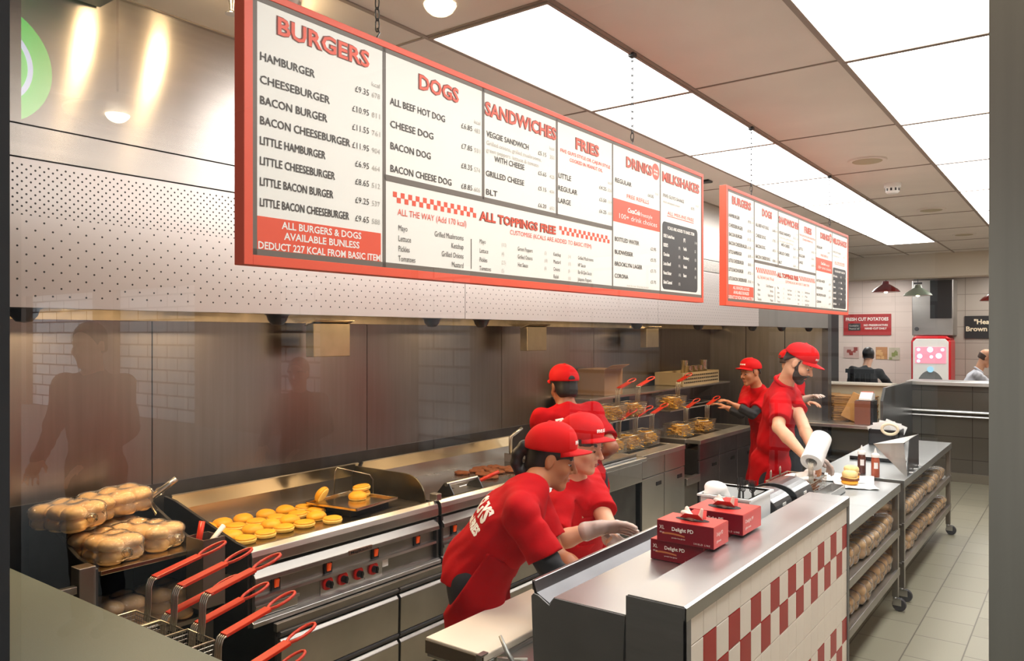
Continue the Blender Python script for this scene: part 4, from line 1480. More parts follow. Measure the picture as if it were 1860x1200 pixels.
# shelf with crate, steel cups and a card box
sh = thing('wall_shelf', 'steel shelf on the back wall over the fryers', 'shelf', (-3.95, 7.6, 1.34))
ob('board', B(-4.03, -3.62, 6.06, 9.5, 1.345, 1.365), 'steel', sh, bevel=.003)
for y in (6.2, 7.8, 9.3):
    ob('bracket', MB().prism([(-4.03, 1.345), (-3.70, 1.345), (-4.03, 1.15)], 'y', y, y + .015), 'steel', sh)
cr = MB()
for k in range(18):
    y = 8.15 + k * .056
    for z in (1.40, 1.44, 1.48):
        cr.box(-3.642, -3.636, y, y + .03, z, z + .014)
c_ = thing('perforated_crate', 'pale perforated crate on the shelf over the fryers, steel cups in it', 'crate', (-3.8, 8.65, 1.366))
ob('box', MB().box(-3.99, -3.645, 8.12, 9.18, 1.366, 1.376).box(-3.655, -3.643, 8.12, 9.18, 1.37, 1.52).box(-3.99, -3.98, 8.12, 9.18, 1.37, 1.52).box(-3.98, -3.655, 8.12, 8.132, 1.37, 1.52).box(-3.98, -3.655, 9.168, 9.18, 1.37, 1.52), mat('beige_plastic', rgb(176, 160, 128), .5), c_)
ob('slots', cr, 'black', c_)
for i, (x, y, z) in enumerate(((-3.74, 8.50, 1.378), (-3.74, 8.66, 1.378), (-3.85, 8.62, 1.378), (-3.74, 8.80, 1.378), (-3.76, 8.98, 1.378))):
    h = .27 if i in (2, 4) else .21
    ob('steel_cup', MB().lathe([(.001, 0), (.04, 0), (.046, h - .006), (.048, h), (.044, h - .004), (.038, .004)], (x, y, z), 18), mat('cup_steel', (.75, .7, .58), .25, 1), smooth=True, label='tall steel cup standing in the perforated crate, %s from the near end' % ORD[i], cat='cup', group='steel cups in the crate')
bx = thing('card_box', 'brown cardboard box on the near end of the shelf over the fryers', 'box', (-3.8, 6.5, 1.366))
ob('carton', B(-3.98, -3.68, 6.42, 6.78, 1.366, 1.62), mat('tan_card', rgb(150, 122, 100), .6), bx, bevel=.004)
ob('flap', MB().prism([(-3.68, 1.62), (-3.60, 1.66), (-3.60, 1.664), (-3.68, 1.624)], 'y', 6.43, 6.77), mat('tan_card_flap', rgb(158, 130, 106), .6), bx)
# ================================================================== TILED HALF WALL
pt = thing('tiled_half_wall', 'low wall of white and red checked tiles with a steel cap, end of the prep counter', 'half wall', (-.98, 2.95, 0))
PY0, PY1, PX0, PX1, PZ = 2.015, 3.865, -1.083, -.895, 1.19
ob('core', B(PX0 + .004, -.912, PY0 + .02, PY1 - .02, 0, PZ - .03), 'blackm', pt)
cp = MB()
cp.prism([(PX0, 1.10), (PX0, PZ - .006), (PX0 + .006, PZ), (PX1 - .008, PZ), (PX1, PZ - .004), (PX1, 1.152), (-.903, 1.152), (-.903, 1.16), (PX0 + .01, 1.16), (PX0 + .01, 1.10)], 'y', PY0 + .0045, PY1 - .0045)
ob('steel_cap', cp, 'steel_top', pt)
ed = MB()
ed.box(PX0, PX1, PY0, PY0 + .004, 0, PZ - .004).box(PX1 - .008, PX1, PY0, PY0 + .035, 0, 1.152)
ed.box(PX1 - .006, PX1, PY1 - .03, PY1, 0, 1.152).box(PX0, PX1, PY1 - .004, PY1, 0, PZ - .004)
ob('end_panel', ed, 'steel_side', pt)
sd = B(PX1 - .003, PX1 + .001, PY0, PY1, 1.149, PZ - .004)
ob('cap_face', sd, mat('cap_face_steel', (.30, .30, .285), .3, 1, var=.05, vscale=6), pt)
ob('grout', B(-.912, -.906, PY0 + .03, PY1 - .03, 0, 1.149), 'grout', pt)
# tiles: 100 mm squares, rows counted downward from the cap
tw, tr_ = MB(), MB()
c = 0
y = 2.05
P = .1002
while y < PY1 - .04:
    y1 = min(y + P, PY1 - .03)
    r = 0
    z1 = 1.149
    z0 = 1.067
    while z1 > 0:
        # two checked bands: rows 1-2 and rows 5-6
        k = r % 4
        red_ = (k == 1 and c % 2 == 1) or (k == 2 and c % 2 == 0)
        q = MB().box(-.9065, -.900, y + .0012, y1 - .0012, max(z0, 0) + .0012, z1 - .0012)
        (tr_ if red_ else tw).add(q.v, q.f)
        z1, z0, r = z0, z0 - .1085, r + 1
    y = y1
    c += 1
ob('white_tiles', tw, 'tile_white', pt, bevel=.0012, seg=1)
ob('red_tiles', tr_, 'tile_red', pt, bevel=.0012, seg=1)

# ================================================================== PREP COUNTER with its steel cover
pc = thing('prep_counter', 'steel sandwich prep counter in front of the two bowed workers', 'prep counter', (-1.45, 3.0, 0))
ob('body', B(-1.76, -1.102, 2.04, 4.08, .08, .855), 'steel_dull', pc)
ob('worktop', MB().box(-1.80, -1.545, 1.935, 4.1, .855, .898).box(-1.545, -1.44, 1.96, 4.1, .855, .885).box(-1.44, -1.102, 2.036, 4.1, .855, .885), 'steel_top', pc, bevel=.003)
ob('pan_rim', MB().box(-1.535, -1.53, 1.965, 2.03, .885, .91).box(-1.535, -1.10, 1.962, 1.968, .86, .895), 'steel', pc)
for i, y in enumerate((1.97,)):
    ob('food_pan', MB().box(-1.525, -1.46, 1.975, 2.028, .886, .892), mat('pan_green_lid', rgb(126, 128, 96), .35), pc)
for x in (-1.74, -1.14):
    for y in (2.05, 4.0):
        ob('castor', MB().lathe([(.025, 0), (.035, .03), (.03, .08)], (x, y, 0), 14), 'black', pc, smooth=True)
ob('leg_bracket', MB().box(-1.77, -1.73, 2.02, 2.04, .72, .855).box(-1.62, -1.575, 2.02, 2.04, .72, .855), 'steel', pc, bevel=.003)
cb = thing('cutting_board', 'long cream cutting board along the prep counter, nearest the window', 'cutting board', (-1.67, 2.9, .9))
ob('slab', B(-1.802, -1.547, 1.93, 4.05, .899, .924), 'board', cb, bevel=.004)
ob('edge_strip', B(-1.800, -1.549, 1.926, 1.9295, .872, .915), mat('board_dark_edge', rgb(92, 78, 60), .5), cb)
cl = thing('board_clip', 'small steel clip gripping the near corner of the cutting board', 'clip', (-1.555, 1.93, .92))
ob('plate', MB().box(-1.566, -1.545, 1.915, 1.95, .9245, .928).box(-1.566, -1.545, 1.912, 1.916, .870, .928), 'steel', cl)
# steel cover over the pans, with a notched end plate and a raised rail
cv = thing('counter_cover', 'long grey steel cover over the food pans, with a V notched end plate', 'cover', (-1.25, 3.0, .9))
ob('top', MB().prism([(-1.345, 1.113), (-1.092, 1.113), (-1.092, 1.122), (-1.348, 1.122), (-1.372, 1.092), (-1.365, 1.086)], 'y', 2.035, 4.08), 'steel_top', cv)
ob('front_skirt', MB().prism([(-1.365, 1.084), (-1.372, 1.092), (-1.425, 1.118), (-1.436, 1.150), (-1.444, 1.150), (-1.434, 1.11)], 'y', 2.05, 4.08), 'steel_dark', cv)
ob('rail', B(-1.452, -1.436, 2.06, 4.08, 1.118, 1.152), mat('satin_rail', (.46, .46, .45), .35, 1), cv, bevel=.003)
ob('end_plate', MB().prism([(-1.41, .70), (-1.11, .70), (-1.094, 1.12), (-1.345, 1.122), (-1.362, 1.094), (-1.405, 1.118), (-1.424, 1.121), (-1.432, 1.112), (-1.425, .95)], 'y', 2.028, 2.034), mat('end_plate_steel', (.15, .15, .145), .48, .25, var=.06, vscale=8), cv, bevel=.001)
ob('hinge_bolt', MB().lathe([(.007, 0), (.005, .008), (.001, .009)], (-1.095, 2.05, 1.06), 10, Mx.Rotation(PI / 2, 3, 'Y')), 'steel', cv)
ob('side_panel', B(-1.10, -1.092, 2.035, 4.08, .89, 1.113), 'steel', cv)
kn = thing('palette_knife', 'long grey palette knife leaning on the near end of the prep counter', 'knife', (-1.45, 1.99, .89))
ob('blade', MB().tube([(-1.525, 1.985, .975), (-1.49, 1.975, .935), (-1.44, 1.965, .896)], [.006, .008, .008], 6), mat('grey_blade', (.45, .45, .42), .4, .6), kn, smooth='all')
ob('handle', MB().tube([(-1.44, 1.965, .896), (-1.405, 1.955, .872)], .010, 8), 'black', kn, smooth=True)
tg = thing('tongs', 'flat grey tongs lying across the pans under the palette knife', 'tongs', (-1.48, 1.97, .9))
ob('arms', MB().tube([(-1.525, 1.972, .905), (-1.40, 1.998, .905)], .006, 6).tube([(-1.525, 1.972, .905), (-1.44, 2.02, .91)], .006, 6), 'steel', tg)


# ------------------------------------------------------------------ glove boxes
def glove_box(x0, x1, y0, y1, z0, z1, word, label, open_=True, xl='XL'):
    t = thing('glove_box', label, 'glove box', ((x0 + x1) / 2, (y0 + y1) / 2, z0), 0, 'glove boxes')
    ob('carton', B(x0, x1, y0, y1, z0, z1), 'red_box', t, bevel=.0015, seg=1)
    w, h = x1 - x0, z1 - z0
    rt, up = (1, 0, 0), (0, 0, 1)
    yf = y0 - .0012
    tx = [(word, (x0 + w * .27, yf, z0 + h * .58), rt, up, h * .17, dict(fit=w * .38, bold=.03))]
    if xl:
        tx.append((xl, (x0 + w * .05, yf, z0 + h * .60), rt, up, h * .18, dict(fit=w * .09)))
        tx.append(('100 pcs', (x0 + w * .05, yf, z0 + h * .42), rt, up, h * .07, dict(fit=w * .08)))
    tx.append(('powder free gloves', (x0 + w * .27, yf, z0 + h * .22), rt, up, h * .06, dict(fit=w * .24)))
    tx.append(('S H I E L D   L I N E', (x0 + w * .66, yf, z0 + h * .10), rt, up, h * .08, dict(fit=w * .28)))
    tx.append((word, (x1 + .0012, y0 + .025, z0 + h * .55), (0, 1, 0), up, h * .17, dict(fit=(y1 - y0) * .42)))
    tx.append(('gloves', (x1 + .0012, y0 + .025, z0 + h * .25), (0, 1, 0), up, h * .12, dict(fit=(y1 - y0) * .30)))
    ob('lettering', flat_mesh(text_mb(tx), 'box'), 'cream_text', t)
    sw = MB().prism([(x0 + w * k / 10, z0 + h * (.40 + .07 * math.sin(k * .62))) for k in range(1, 6)] + [(x0 + w * k / 10, z0 + h * (.34 + .05 * math.sin(k * .62))) for k in range(5, 0, -1)], 'y', y0 - .0008, y0)
    ob('swoosh', sw, 'gold_print', t)
    ob('red_top', MB().box(x0 + .001, x1 - .001, y0 + .001, y1 - .001, z1 - .0005, z1 + .0008).box(x1 - .0005, x1 + .0008, y0 + .001, y1 - .001, z0 + .001, z1 - .001), 'red_box_top', t)
    if open_:
        sl = []
        for k in range(20):
            q = 2 * PI * k / 20
            sl.append(((x0 + x1) / 2 + w * .30 * math.cos(q), (y0 + y1) / 2 + (y1 - y0) * .20 * math.sin(q)))
        ob('slot', MB().prism(sl, 'z', z1 + .0008, z1 + .0016), 'blackm', t)
        f = MB()
        for s in (-1, 1):
            pr_ = [(x0 + w * .30, (y0 + y1) / 2), (x0 + w * .45, (y0 + y1) / 2 + s * .03), (x0 + w * .68, (y0 + y1) / 2 + s * .028), (x0 + w * .72, (y0 + y1) / 2)]
            vs = [(x, y + s * .012, z1 + .002 + (.028 if i in (1, 2) else .004)) for i, (x, y) in enumerate(pr_)]
            f.add(vs + [(v[0], v[1], v[2] + .001) for v in vs], [(0, 1, 2, 3), (4, 7, 6, 5), (0, 4, 5, 1), (1, 5, 6, 2), (2, 6, 7, 3), (3, 7, 4, 0)])
        ob('torn_flap', f, 'red_box_top', t)
        g_ = SDF((x0, y0, z1 - .01), (x1, y1, z1 + .08), .004)
        cx, cy = (x0 + x1) / 2, (y0 + y1) / 2
        r = random.Random(len(label))
        for k in range(5):
            a = (cx + r.uniform(-.05, .03), cy + r.uniform(-.015, .02), z1 + .004)
            b_ = (a[0] + r.uniform(-.045, .015), a[1] + r.uniform(-.01, .02), z1 + r.uniform(.02, .042))
            g_.cap(a, b_, .010, .006, k=.012)
        ob('glove_tuft', g_.mesh('tuft'), mat('pulled_gloves', rgb(232, 220, 206), .55), t)
    return t


glove_box(-1.295, -1.088, 2.60, 2.735, 1.1235, 1.197, 'Delight PD', 'dark red glove box under another one, lower of the near stack on the steel cover', False)
glove_box(-1.262, -1.045, 2.585, 2.722, 1.1985, 1.275, 'Delight PD', 'open dark red glove box on top of the near stack, gloves sticking out')
glove_box(-1.29, -1.088, 2.83, 3.03, 1.1235, 1.197, 'Delight PF', 'dark red glove box mostly hidden under the open one, lower of the far stack', False, '')
glove_box(-1.25, -1.030, 2.83, 3.03, 1.1985, 1.275, 'Delight PF', 'wider open red glove box on top of the far stack beside the white bin', True, '')
# white bin of black brushes
wb = thing('white_tub', 'white plastic tub of black forks and brushes behind the glove boxes', 'tub', (-1.22, 3.28, 1.123))
x0, x1, y0, y1, z0, z1 = -1.34, -1.105, 3.13, 3.42, 1.1235, 1.27
wbm = MB().box(x0 + .02, x1 - .02, y0 + .02, y1 - .02, z0, z0 + .004)
for a in ((x0 + .012, x0 + .02, y0 + .02, y1 - .02), (x1 - .02, x1 - .012, y0 + .02, y1 - .02), (x0 + .012, x1 - .012, y0 + .012, y0 + .02), (x0 + .012, x1 - .012, y1 - .02, y1 - .012)):
    wbm.box(*a, z0, z1)
for a in ((x0, x0 + .02, y0, y1), (x1 - .02, x1, y0, y1), (x0 + .02, x1 - .02, y0, y0 + .02), (x0 + .02, x1 - .02, y1 - .02, y1)):
    wbm.box(*a, z1 - .008, z1)
ob('body', wbm, mat('translucent_white', (.80, .82, .82), .3), wb)
r = random.Random(2)
for i in range(7):
    x, y = -1.24 + r.uniform(-.05, .09), 3.30 + r.uniform(-.06, .07)
    t = thing('plastic_fork', 'black plastic fork standing in the white tub with others', 'fork', (x, y, 1.135), 0, 'forks in the white tub')
    a = (r.uniform(-.02, .02), r.uniform(-.02, .02))
    ob('stem', MB().tube([(x, y, 1.135), (x + a[0], y + a[1], 1.265)], .004, 6), 'black', t)
    tm = MB()
    for k in range(4):
        o_ = (k - 1.5) * .006
        tm.tube([(x + a[0], y + a[1], 1.262), (x + a[0] * 1.2 + o_, y + a[1] * 1.2 + o_ * .5, 1.275), (x + a[0] * 1.5 + o_ * 1.1, y + a[1] * 1.5 + o_ * .5, 1.315)], .0018, 5)
    ob('tines', tm, 'black', t)
s_ = SDF((-1.35, 3.1, 1.12), (-1.2, 3.3, 1.36), .006)
for k in range(6):
    s_.ell((-1.285 + r.uniform(-.02, .02), 3.20 + r.uniform(-.03, .03), 1.26 + r.uniform(-.02, .03)), (.035, .03, .028), k=.02)
ob('crumpled_tissue', s_.mesh('tissue'), 'paper', label='ball of white tissue sticking out of the white tub', cat='tissue')


def dispenser(y0, y1, label):
    t = thing('film_dispenser', label, 'dispenser', (-1.20, (y0 + y1) / 2, 1.123), 0, 'film dispensers')
    pr_ = [(-1.33, 1.1235), (-1.10, 1.1235), (-1.10, 1.15)]
    pr_ += [(-1.215 + .105 * math.cos(q), 1.165 + .062 * math.sin(q)) for q in [PI * k / 12 for k in range(0, 13)]]
    pr_ += [(-1.33, 1.15)]
    ob('cover', MB().prism(pr_, 'y', y0 + .012, y1), mat('dispenser_grey', (.06, .06, .062), .22), t, bevel=.002)
    ob('end_cap', MB().prism([(-1.215 + (x + 1.215) * 1.06, 1.1235 + (z - 1.1235) * 1.04) for x, z in pr_], 'y', y0, y0 + .014), 'black', t, bevel=.002)
    ob('badge', B(-1.112, -1.1085, (y0 + y1) / 2 - .01, (y0 + y1) / 2 + .03, 1.170, 1.182), 'white', t)
    ob('latch', MB().lathe([(.008, 0), (.006, .006), (.001, .007)], (-1.10, y1 - .02, 1.14), 10, Mx.Rotation(PI / 2, 3, 'Y')), 'steel', t)


dispenser(3.45, 3.70, 'black film dispenser on the steel cover, nearer the white tub')
dispenser(3.76, 4.04, 'black film dispenser on the steel cover, farther from the white tub')


# ================================================================== BREAD RACKS (steel tables with shelves of bagged buns)
def rack(label, Y0, Y1):
    t = thing('bread_rack', label, 'rack', (-1.45, (Y0 + Y1) / 2, 0), 0, 'steel bread racks')
    X0, X1 = -1.70, -1.06
    ob('top', MB().prism([(X0, .892), (X1, .892), (X1, .835), (X1 - .012, .835), (X1 - .012, .868), (X0, .868)], 'y', Y0, Y1), 'steel_rack', t, bevel=.002)
    for z in (.565, .285):
        ob('shelf', MB().box(X0 + .04, X1 - .005, Y0 + .01, Y1 - .01, z - .012, z).box(X1 - .02, X1 - .003, Y0 + .01, Y1 - .01, z - .04, z + .012), 'steel_dull', t, bevel=.002)
    for x in (X0 + .03, X1 - .045):
        for y in (Y0 + .03, Y1 - .07):
            ob('leg', B(x, x + .04, y, y + .04, .10, .867), 'steel_dull', t, bevel=.003)
            cs_ = ob('castor', MB().lathe([(.012, .085), (.02, .10)], (x + .02, y + .02, 0), 12), 'steel', t)
            wl = MB().lathe([(.001, -.014), (.042, -.014), (.046, -.008), (.046, .008), (.042, .014), (.001, .014)], (x + .045, y + .02, .046), 20, Mx.Rotation(PI / 2, 3, 'X'))
            ob('wheel', wl, 'rubber', cs_, smooth=True)
            ob('fork', MB().box(x + .005, x + .06, y + .001, y + .004, .04, .088).box(x + .005, x + .06, y + .036, y + .039, .04, .088).box(x + .005, x + .045, y + .001, y + .039, .084, .09), 'steel', cs_)
    return t


rack('steel bread rack on castors, the one next to the tiled half wall', 4.10, 6.06)
rack('steel bread rack on castors, the one nearer the dark tiled bar', 6.20, 8.66)
rb = bag_proto(2, 2, 2, seed=9, neck=(0, 0), m='bun_bag', pitch=.105)
first = True
for (Y0, Y1, rn) in ((4.35, 5.98, 'near'), (6.32, 8.5, 'far')):
    for z, sn in ((.566, 'upper'), (.286, 'lower')):
        n = int((Y1 - Y0) / .232)
        for i in range(n):
            y = Y0 + (i + .5) * (Y1 - Y0) / n
            lb = 'bag of buns, %s shelf of the %s rack, %s from its near end' % (sn, rn, ORD[i])
            gp = 'bags of buns on the bread racks'
            loc, rz = (-1.20 + random.uniform(-.012, .012), y, z), random.uniform(-.06, .06)
            if first:
                first = False
                rb['label'], rb['group'] = lb, gp
                rb.location, rb.rotation_euler = loc, (0, 0, rz)
                KIDS[rb.name] = [q for q in bpy.data.objects if q.parent == rb]
            else:
                copy_tree(rb, loc, (0, 0, rz), lb, group=gp, scale=(1, 1.0, 1.12 if random.random() < .4 else 1))

# ------------------------------------------------------------------ things on the racks' tops
ZT = .8925
# wire basket of food on the near rack
wbk = thing('wire_basket', 'wide wire basket of chips on the near rack, beside the worker holding the paper roll', 'basket', (-1.50, 5.18, ZT))
mm_ = MB()
x0, x1, y0, y1, z0, z1 = -1.66, -1.40, 4.98, 5.42, ZT + .004, ZT + .115
for k in range(15):
    y = y0 + (y1 - y0) * k / 14
    mm_.tube([(x0, y, z1), (x0 + .02, y, z0), (x1 - .02, y, z0), (x1, y, z1)], .0013, 4)
for k in range(9):
    x = x0 + (x1 - x0) * k / 8
    mm_.tube([(x, y0, z1), (x, y0 + .02, z0), (x, y1 - .02, z0), (x, y1, z1)], .0013, 4)
for k in range(1, 6):
    z = z0 + (z1 - z0) * k / 6
    mm_.tube([(x0 + .004, y0 + .004, z), (x1 - .004, y0 + .004, z), (x1 - .004, y1 - .004, z), (x0 + .004, y1 - .004, z)], .0013, 4, closed=True)
ob('wire_mesh', mm_, 'wire', wbk)
ob('rim', MB().tube([(x0, y0, z1), (x1, y0, z1), (x1, y1, z1), (x0, y1, z1)], .004, 6, closed=True), 'wire', wbk)
for y in (5.05, 5.24):
    ob('hook', MB().tube([(-1.655, y, z1), (-1.655, y, z1 + .05), (-1.652, y + .008, z1 + .06), (-1.648, y, z1 + .05), (-1.648, y - .002, z1)], .003, 6), 'wire', wbk, smooth='all')
r = random.Random(6)
ch = MB()
for k in range(110):
    x, y = r.uniform(-1.62, -1.44), r.uniform(5.02, 5.38)
    z = ZT + r.uniform(.015, .10)
    R = Euler((r.uniform(-.6, .6), r.uniform(-.6, .6), r.uniform(0, 6))).to_matrix()
    q = MB().box(-.006, .006, -.035, .035, -.006, .006)
    ch.add([tuple(R @ V(p) + V((x, y, z))) for p in q.v], q.f)
ob('chips', ch, mat('brown_chips', rgb(176, 110, 64), .55, var=.3, vscale=25), label='heap of brown chips in the wide wire basket on the near rack', cat='chips', kind='stuff')
s_ = SDF((-1.66, 5.05, ZT + .06), (-1.40, 5.45, ZT + .2), .006)
for k in range(10):
    s_.ell((r.uniform(-1.58, -1.46), r.uniform(5.15, 5.38), ZT + .115 + r.uniform(-.01, .02)), (.05, .045, .014), Euler((r.uniform(-.6, .6), r.uniform(-.6, .6), 0)).to_matrix(), k=.014)
ob('wrapping_paper', s_.mesh('wrap'), 'paper', label='crumpled white paper lying over the chips in the wire basket', cat='paper')
pnb = thing('steel_pan', 'shallow steel pan beside the burgers on the near rack', 'pan', (-1.36, 5.4, ZT))
ob('tray', MB().box(-1.395, -1.30, 5.10, 5.50, ZT, ZT + .004).box(-1.395, -1.39, 5.10, 5.50, ZT, ZT + .05).box(-1.305, -1.30, 5.10, 5.50, ZT, ZT + .05).box(-1.39, -1.305, 5.10, 5.105, ZT, ZT + .05).box(-1.39, -1.305, 5.495, 5.50, ZT, ZT + .05), 'steel', pnb)


def sauce(x, y, m, label):
    t = thing('sauce_bottle', label, 'sauce bottle', (x, y, ZT), 0, 'sauce bottles')
    ob('bottle', MB().lathe([(.026, 0), (.029, .004), (.029, .12), (.026, .14), (.022, .146)], (x, y, ZT), 20), m, t, smooth=True)
    ob('cap', MB().lathe([(.0295, .146), (.0295, .162), (.024, .172), (.012, .178), (.006, .205), (.003, .215)], (x, y, ZT), 20), 'white', t, smooth=True)
    lb = MB()
    for k in range(7):
        q0, q1 = -1.7 + k * .14, -1.7 + (k + 1) * .14
        R_ = .0296
        lb.add([(x + R_ * math.cos(q0), y + R_ * math.sin(q0), ZT + .065), (x + R_ * math.cos(q1), y + R_ * math.sin(q1), ZT + .063), (x + R_ * math.cos(q1), y + R_ * math.sin(q1), ZT + .108), (x + R_ * math.cos(q0), y + R_ * math.sin(q0), ZT + .11)], [(0, 1, 2, 3)])
    ob('sticker', lb, 'paper', t)


sauce(-1.378, 6.33, mat('brown_sauce', rgb(92, 48, 34), .3), 'sauce bottle of dark brown sauce with a white cap')
sauce(-1.262, 6.236, mat('orange_sauce', rgb(176, 84, 52), .3), 'sauce bottle of orange sauce with a white cap')


def sheet(c, w, d, rz, seed, label):
    r = random.Random(seed)
    n = 9
    vs, fs = [], []
    R = Mx.Rotation(rz, 3, 'Z')
    for i in range(n):
        for j in range(n):
            e = max(abs(i - 4), abs(j - 4)) / 4
            p = V(((i / 8 - .5) * w, (j / 8 - .5) * d, .002 + r.uniform(0, .006) * e + .02 * max(0, e - .7) * r.random()))
            vs.append(tuple(R @ p + V(c)))
    for i in range(n - 1):
        for j in range(n - 1):
            fs.append((i * n + j, (i + 1) * n + j, (i + 1) * n + j + 1, i * n + j + 1))
    o = ob('wrapping_sheet', MB().add(vs, fs), 'paper', smooth='all', label=label, cat='paper', group='wrapping sheets under the burgers')
    sf = o.modifiers.new('thick', 'SOLIDIFY')
    sf.thickness = .0012


sheet((-1.40, 6.02, ZT), .34, .34, .2, 1, 'white wrapping sheet under the far burger, by the sauce bottles')
sheet((-1.30, 5.78, ZT), .26, .28, .4, 2, 'white wrapping sheet under the near burger')
for x, y, lb in ((-1.34, 5.80, 'open burger piled on the near wrapping sheet'), (-1.385, 6.04, 'open burger on the far wrapping sheet, by the sauce bottles')):
    t = thing('burger', lb, 'burger', (x, y, ZT + .008), 0, 'burgers on wrapping sheets')
    ob('bottom_bun', lathe_noise([(.046, 0), (.054, .006), (.054, .02), (.045, .026), (.001, .026)], 3), 'bun', t, smooth='all', local=True)
    ob('patty', lathe_noise([(.05, .024), (.058, .028), (.058, .040), (.05, .044), (.001, .044)], 8, amp=.06), 'patty', t, smooth='all', local=True)
    ob('cheese', lathe_noise([(.052, .042), (.06, .044), (.05, .050), (.001, .051)], 5, amp=.1), mat('cheese', rgb(238, 206, 130), .5), t, smooth='all', local=True)
    ob('top_bun', lathe_noise([(.046, .049), (.053, .053), (.054, .066), (.048, .080), (.03, .090), (.001, .093)], 6), mat('seeded_bun', rgb(240, 208, 140), .6, var=.15, vscale=20), t, smooth='all', local=True)
# triangular steel ticket shield
ts = thing('ticket_shield', 'triangular steel shield standing at the joint of the two bread racks', 'shield', (-1.1, 6.65, ZT))
ob('side_sheet', MB().prism([(-1.31, 1.117), (-1.10, 1.14), (-1.075, ZT), (-1.09, ZT)], 'y', 6.40, 6.405), 'steel', ts)
ob('front_plate', MB().add([(-1.075, 6.40, ZT), (-1.075, 6.90, ZT), (-1.10, 7.05, 1.14), (-1.10, 6.66, 1.14), (-1.081, 6.40, ZT), (-1.081, 6.90, ZT), (-1.106, 7.05, 1.14), (-1.106, 6.66, 1.14)], [(0, 1, 2, 3), (4, 7, 6, 5), (0, 4, 5, 1), (1, 5, 6, 2), (2, 6, 7, 3), (3, 7, 4, 0)]), 'steel_dark', ts)
ob('top_sheet', MB().add([(-1.10, 6.405, 1.139), (-1.10, 7.05, 1.139), (-1.31, 6.405, 1.116), (-1.10, 6.405, 1.136), (-1.10, 7.05, 1.136), (-1.31, 6.405, 1.113)], [(0, 1, 2), (3, 5, 4), (0, 3, 4, 1), (1, 4, 5, 2), (2, 5, 3, 0)]), 'steel', ts)
for y in (6.47, 6.66, 6.85):
    ob('pin', MB().tube([(-1.074, y, ZT + .02), (-1.045, y, ZT + .02)], .006, 8), 'steel', ts)
# black box with papers and tape
bb = thing('black_tray_box', 'open black box of papers on the far rack', 'box', (-1.56, 8.2, ZT))
x0, x1, y0, y1 = -1.69, -1.42, 8.05, 8.34
ob('case', MB().box(x0, x1, y0, y1, ZT, ZT + .01).box(x0, x0 + .01, y0, y1, ZT, ZT + .15).box(x1 - .01, x1, y0, y1, ZT, ZT + .15).box(x0, x1, y0, y0 + .01, ZT, ZT + .15).box(x0, x1, y1 - .01, y1, ZT, ZT + .15), 'black', bb, bevel=.002)
for i in range(4):
    o = ob('paper_sheet', MB().box(-.10, .10, -.002, .002, 0, .20, Mx.Rotation(.25 * (i - 1.5), 3, 'Y')), 'paper', label='white paper sheet sticking out of the black box, %s from its front' % ORD[i], cat='paper', group='papers in the black box')
    o.location = (-1.555, 8.13 + .05 * i, ZT + .012)
tp = MB()
tp.tube([(-1.50 + .07 * math.cos(q), 8.04 + .0 * q, ZT + .16 + .05 * math.sin(q)) for q in [2 * PI * k / 20 for k in range(20)]], .014, 8, closed=True)
ob('tape_roll', tp, mat('cream_tape', rgb(226, 210, 180), .5), smooth='all', label='cream roll of tape leaning on the black box of papers', cat='tape roll')
ob('pen_tray', MB().box(-1.62, -1.20, 7.0, 7.12, ZT, ZT + .012).box(-1.62, -1.20, 7.0, 7.01, ZT, ZT + .03), 'black', label='flat black tray behind the sauce bottles', cat='tray', bevel=.003)
# tilted paper roll with a whisk in it
# ================================================================== BACK SERVICE COUNTER with paper bags
sc = thing('service_counter', 'steel service counter along the back, stacked with brown paper bags', 'counter', (-2.3, 10.3, 0))
ob('worktop', B(-2.98, -1.94, 9.62, 10.58, .855, .895), 'steel_top', sc, bevel=.004)
ob('body', B(-2.92, -1.99, 9.75, 10.55, 0, .30), 'steel_dark', sc)
ob('back_board', B(-2.98, -1.935, 10.58, 10.62, .30, 1.31), mat('pale_back_board', rgb(206, 190, 156), .5), sc)
ob('top_ledge', B(-3.0, -1.935, 10.50, 10.80, 1.311, 1.335), 'plaster', sc, bevel=.003)
ob('under_shelf', B(-2.95, -1.99, 9.75, 10.56, .44, .46), 'steel_dull', sc)
for x in (-2.94, -2.0):
    for y in (9.66, 10.5):
        ob('leg', B(x, x + .035, y, y + .035, 0, .855), 'steel', sc)
ob('dark_screen', MB().prism([(9.80, .30), (11.67, .30), (11.67, 1.325), (9.95, 1.325), (9.80, 1.18)], 'x', -1.93, -1.90), mat('grey_screen', (.14, .14, .135), .3, .7), sc)
# more stacks: flattened kraft bags
kb = []
for k in range(3):
    m_ = lathe_noise([(.001, 0)], 0) if False else MB().box(-.095, .095, -.16, .16, 0, .0155)
    kb.append(m_.mesh('bag'))
n_ = 0
for si, (x, y, n, nm) in enumerate(((-2.63, 10.36, 15, 'left'), (-2.42, 10.22, 15, 'middle'), (-2.20, 10.40, 14, 'right'))):
    for i in range(n):
        o = ob('paper_bag', kb[i % 3], 'kraft', bevel=.004, label='flat brown paper bag in the %s stack, %s from its top' % (nm, (ORD + ['fifteenth'])[n - 1 - i]), cat='paper bag', group='brown paper bags stacked on the service counter')
        o.location = (x + random.uniform(-.008, .008), y + random.uniform(-.01, .01), .896 + i * .0208)
        o.rotation_euler = (random.uniform(-.012, .012), random.uniform(-.02, .02), random.uniform(-.08, .08))
lb_ = thing('tilted_paper_bag', 'brown paper bag leaning at an angle in front of the bag stacks', 'paper bag', (-2.2, 9.8, .9))
ob('bag', MB().box(-.09, .09, -.035, .035, 0, .33, Euler((-.25, .42, .0)).to_matrix()), 'kraft', lb_, bevel=.01).location = (-2.33, 9.98, .925)
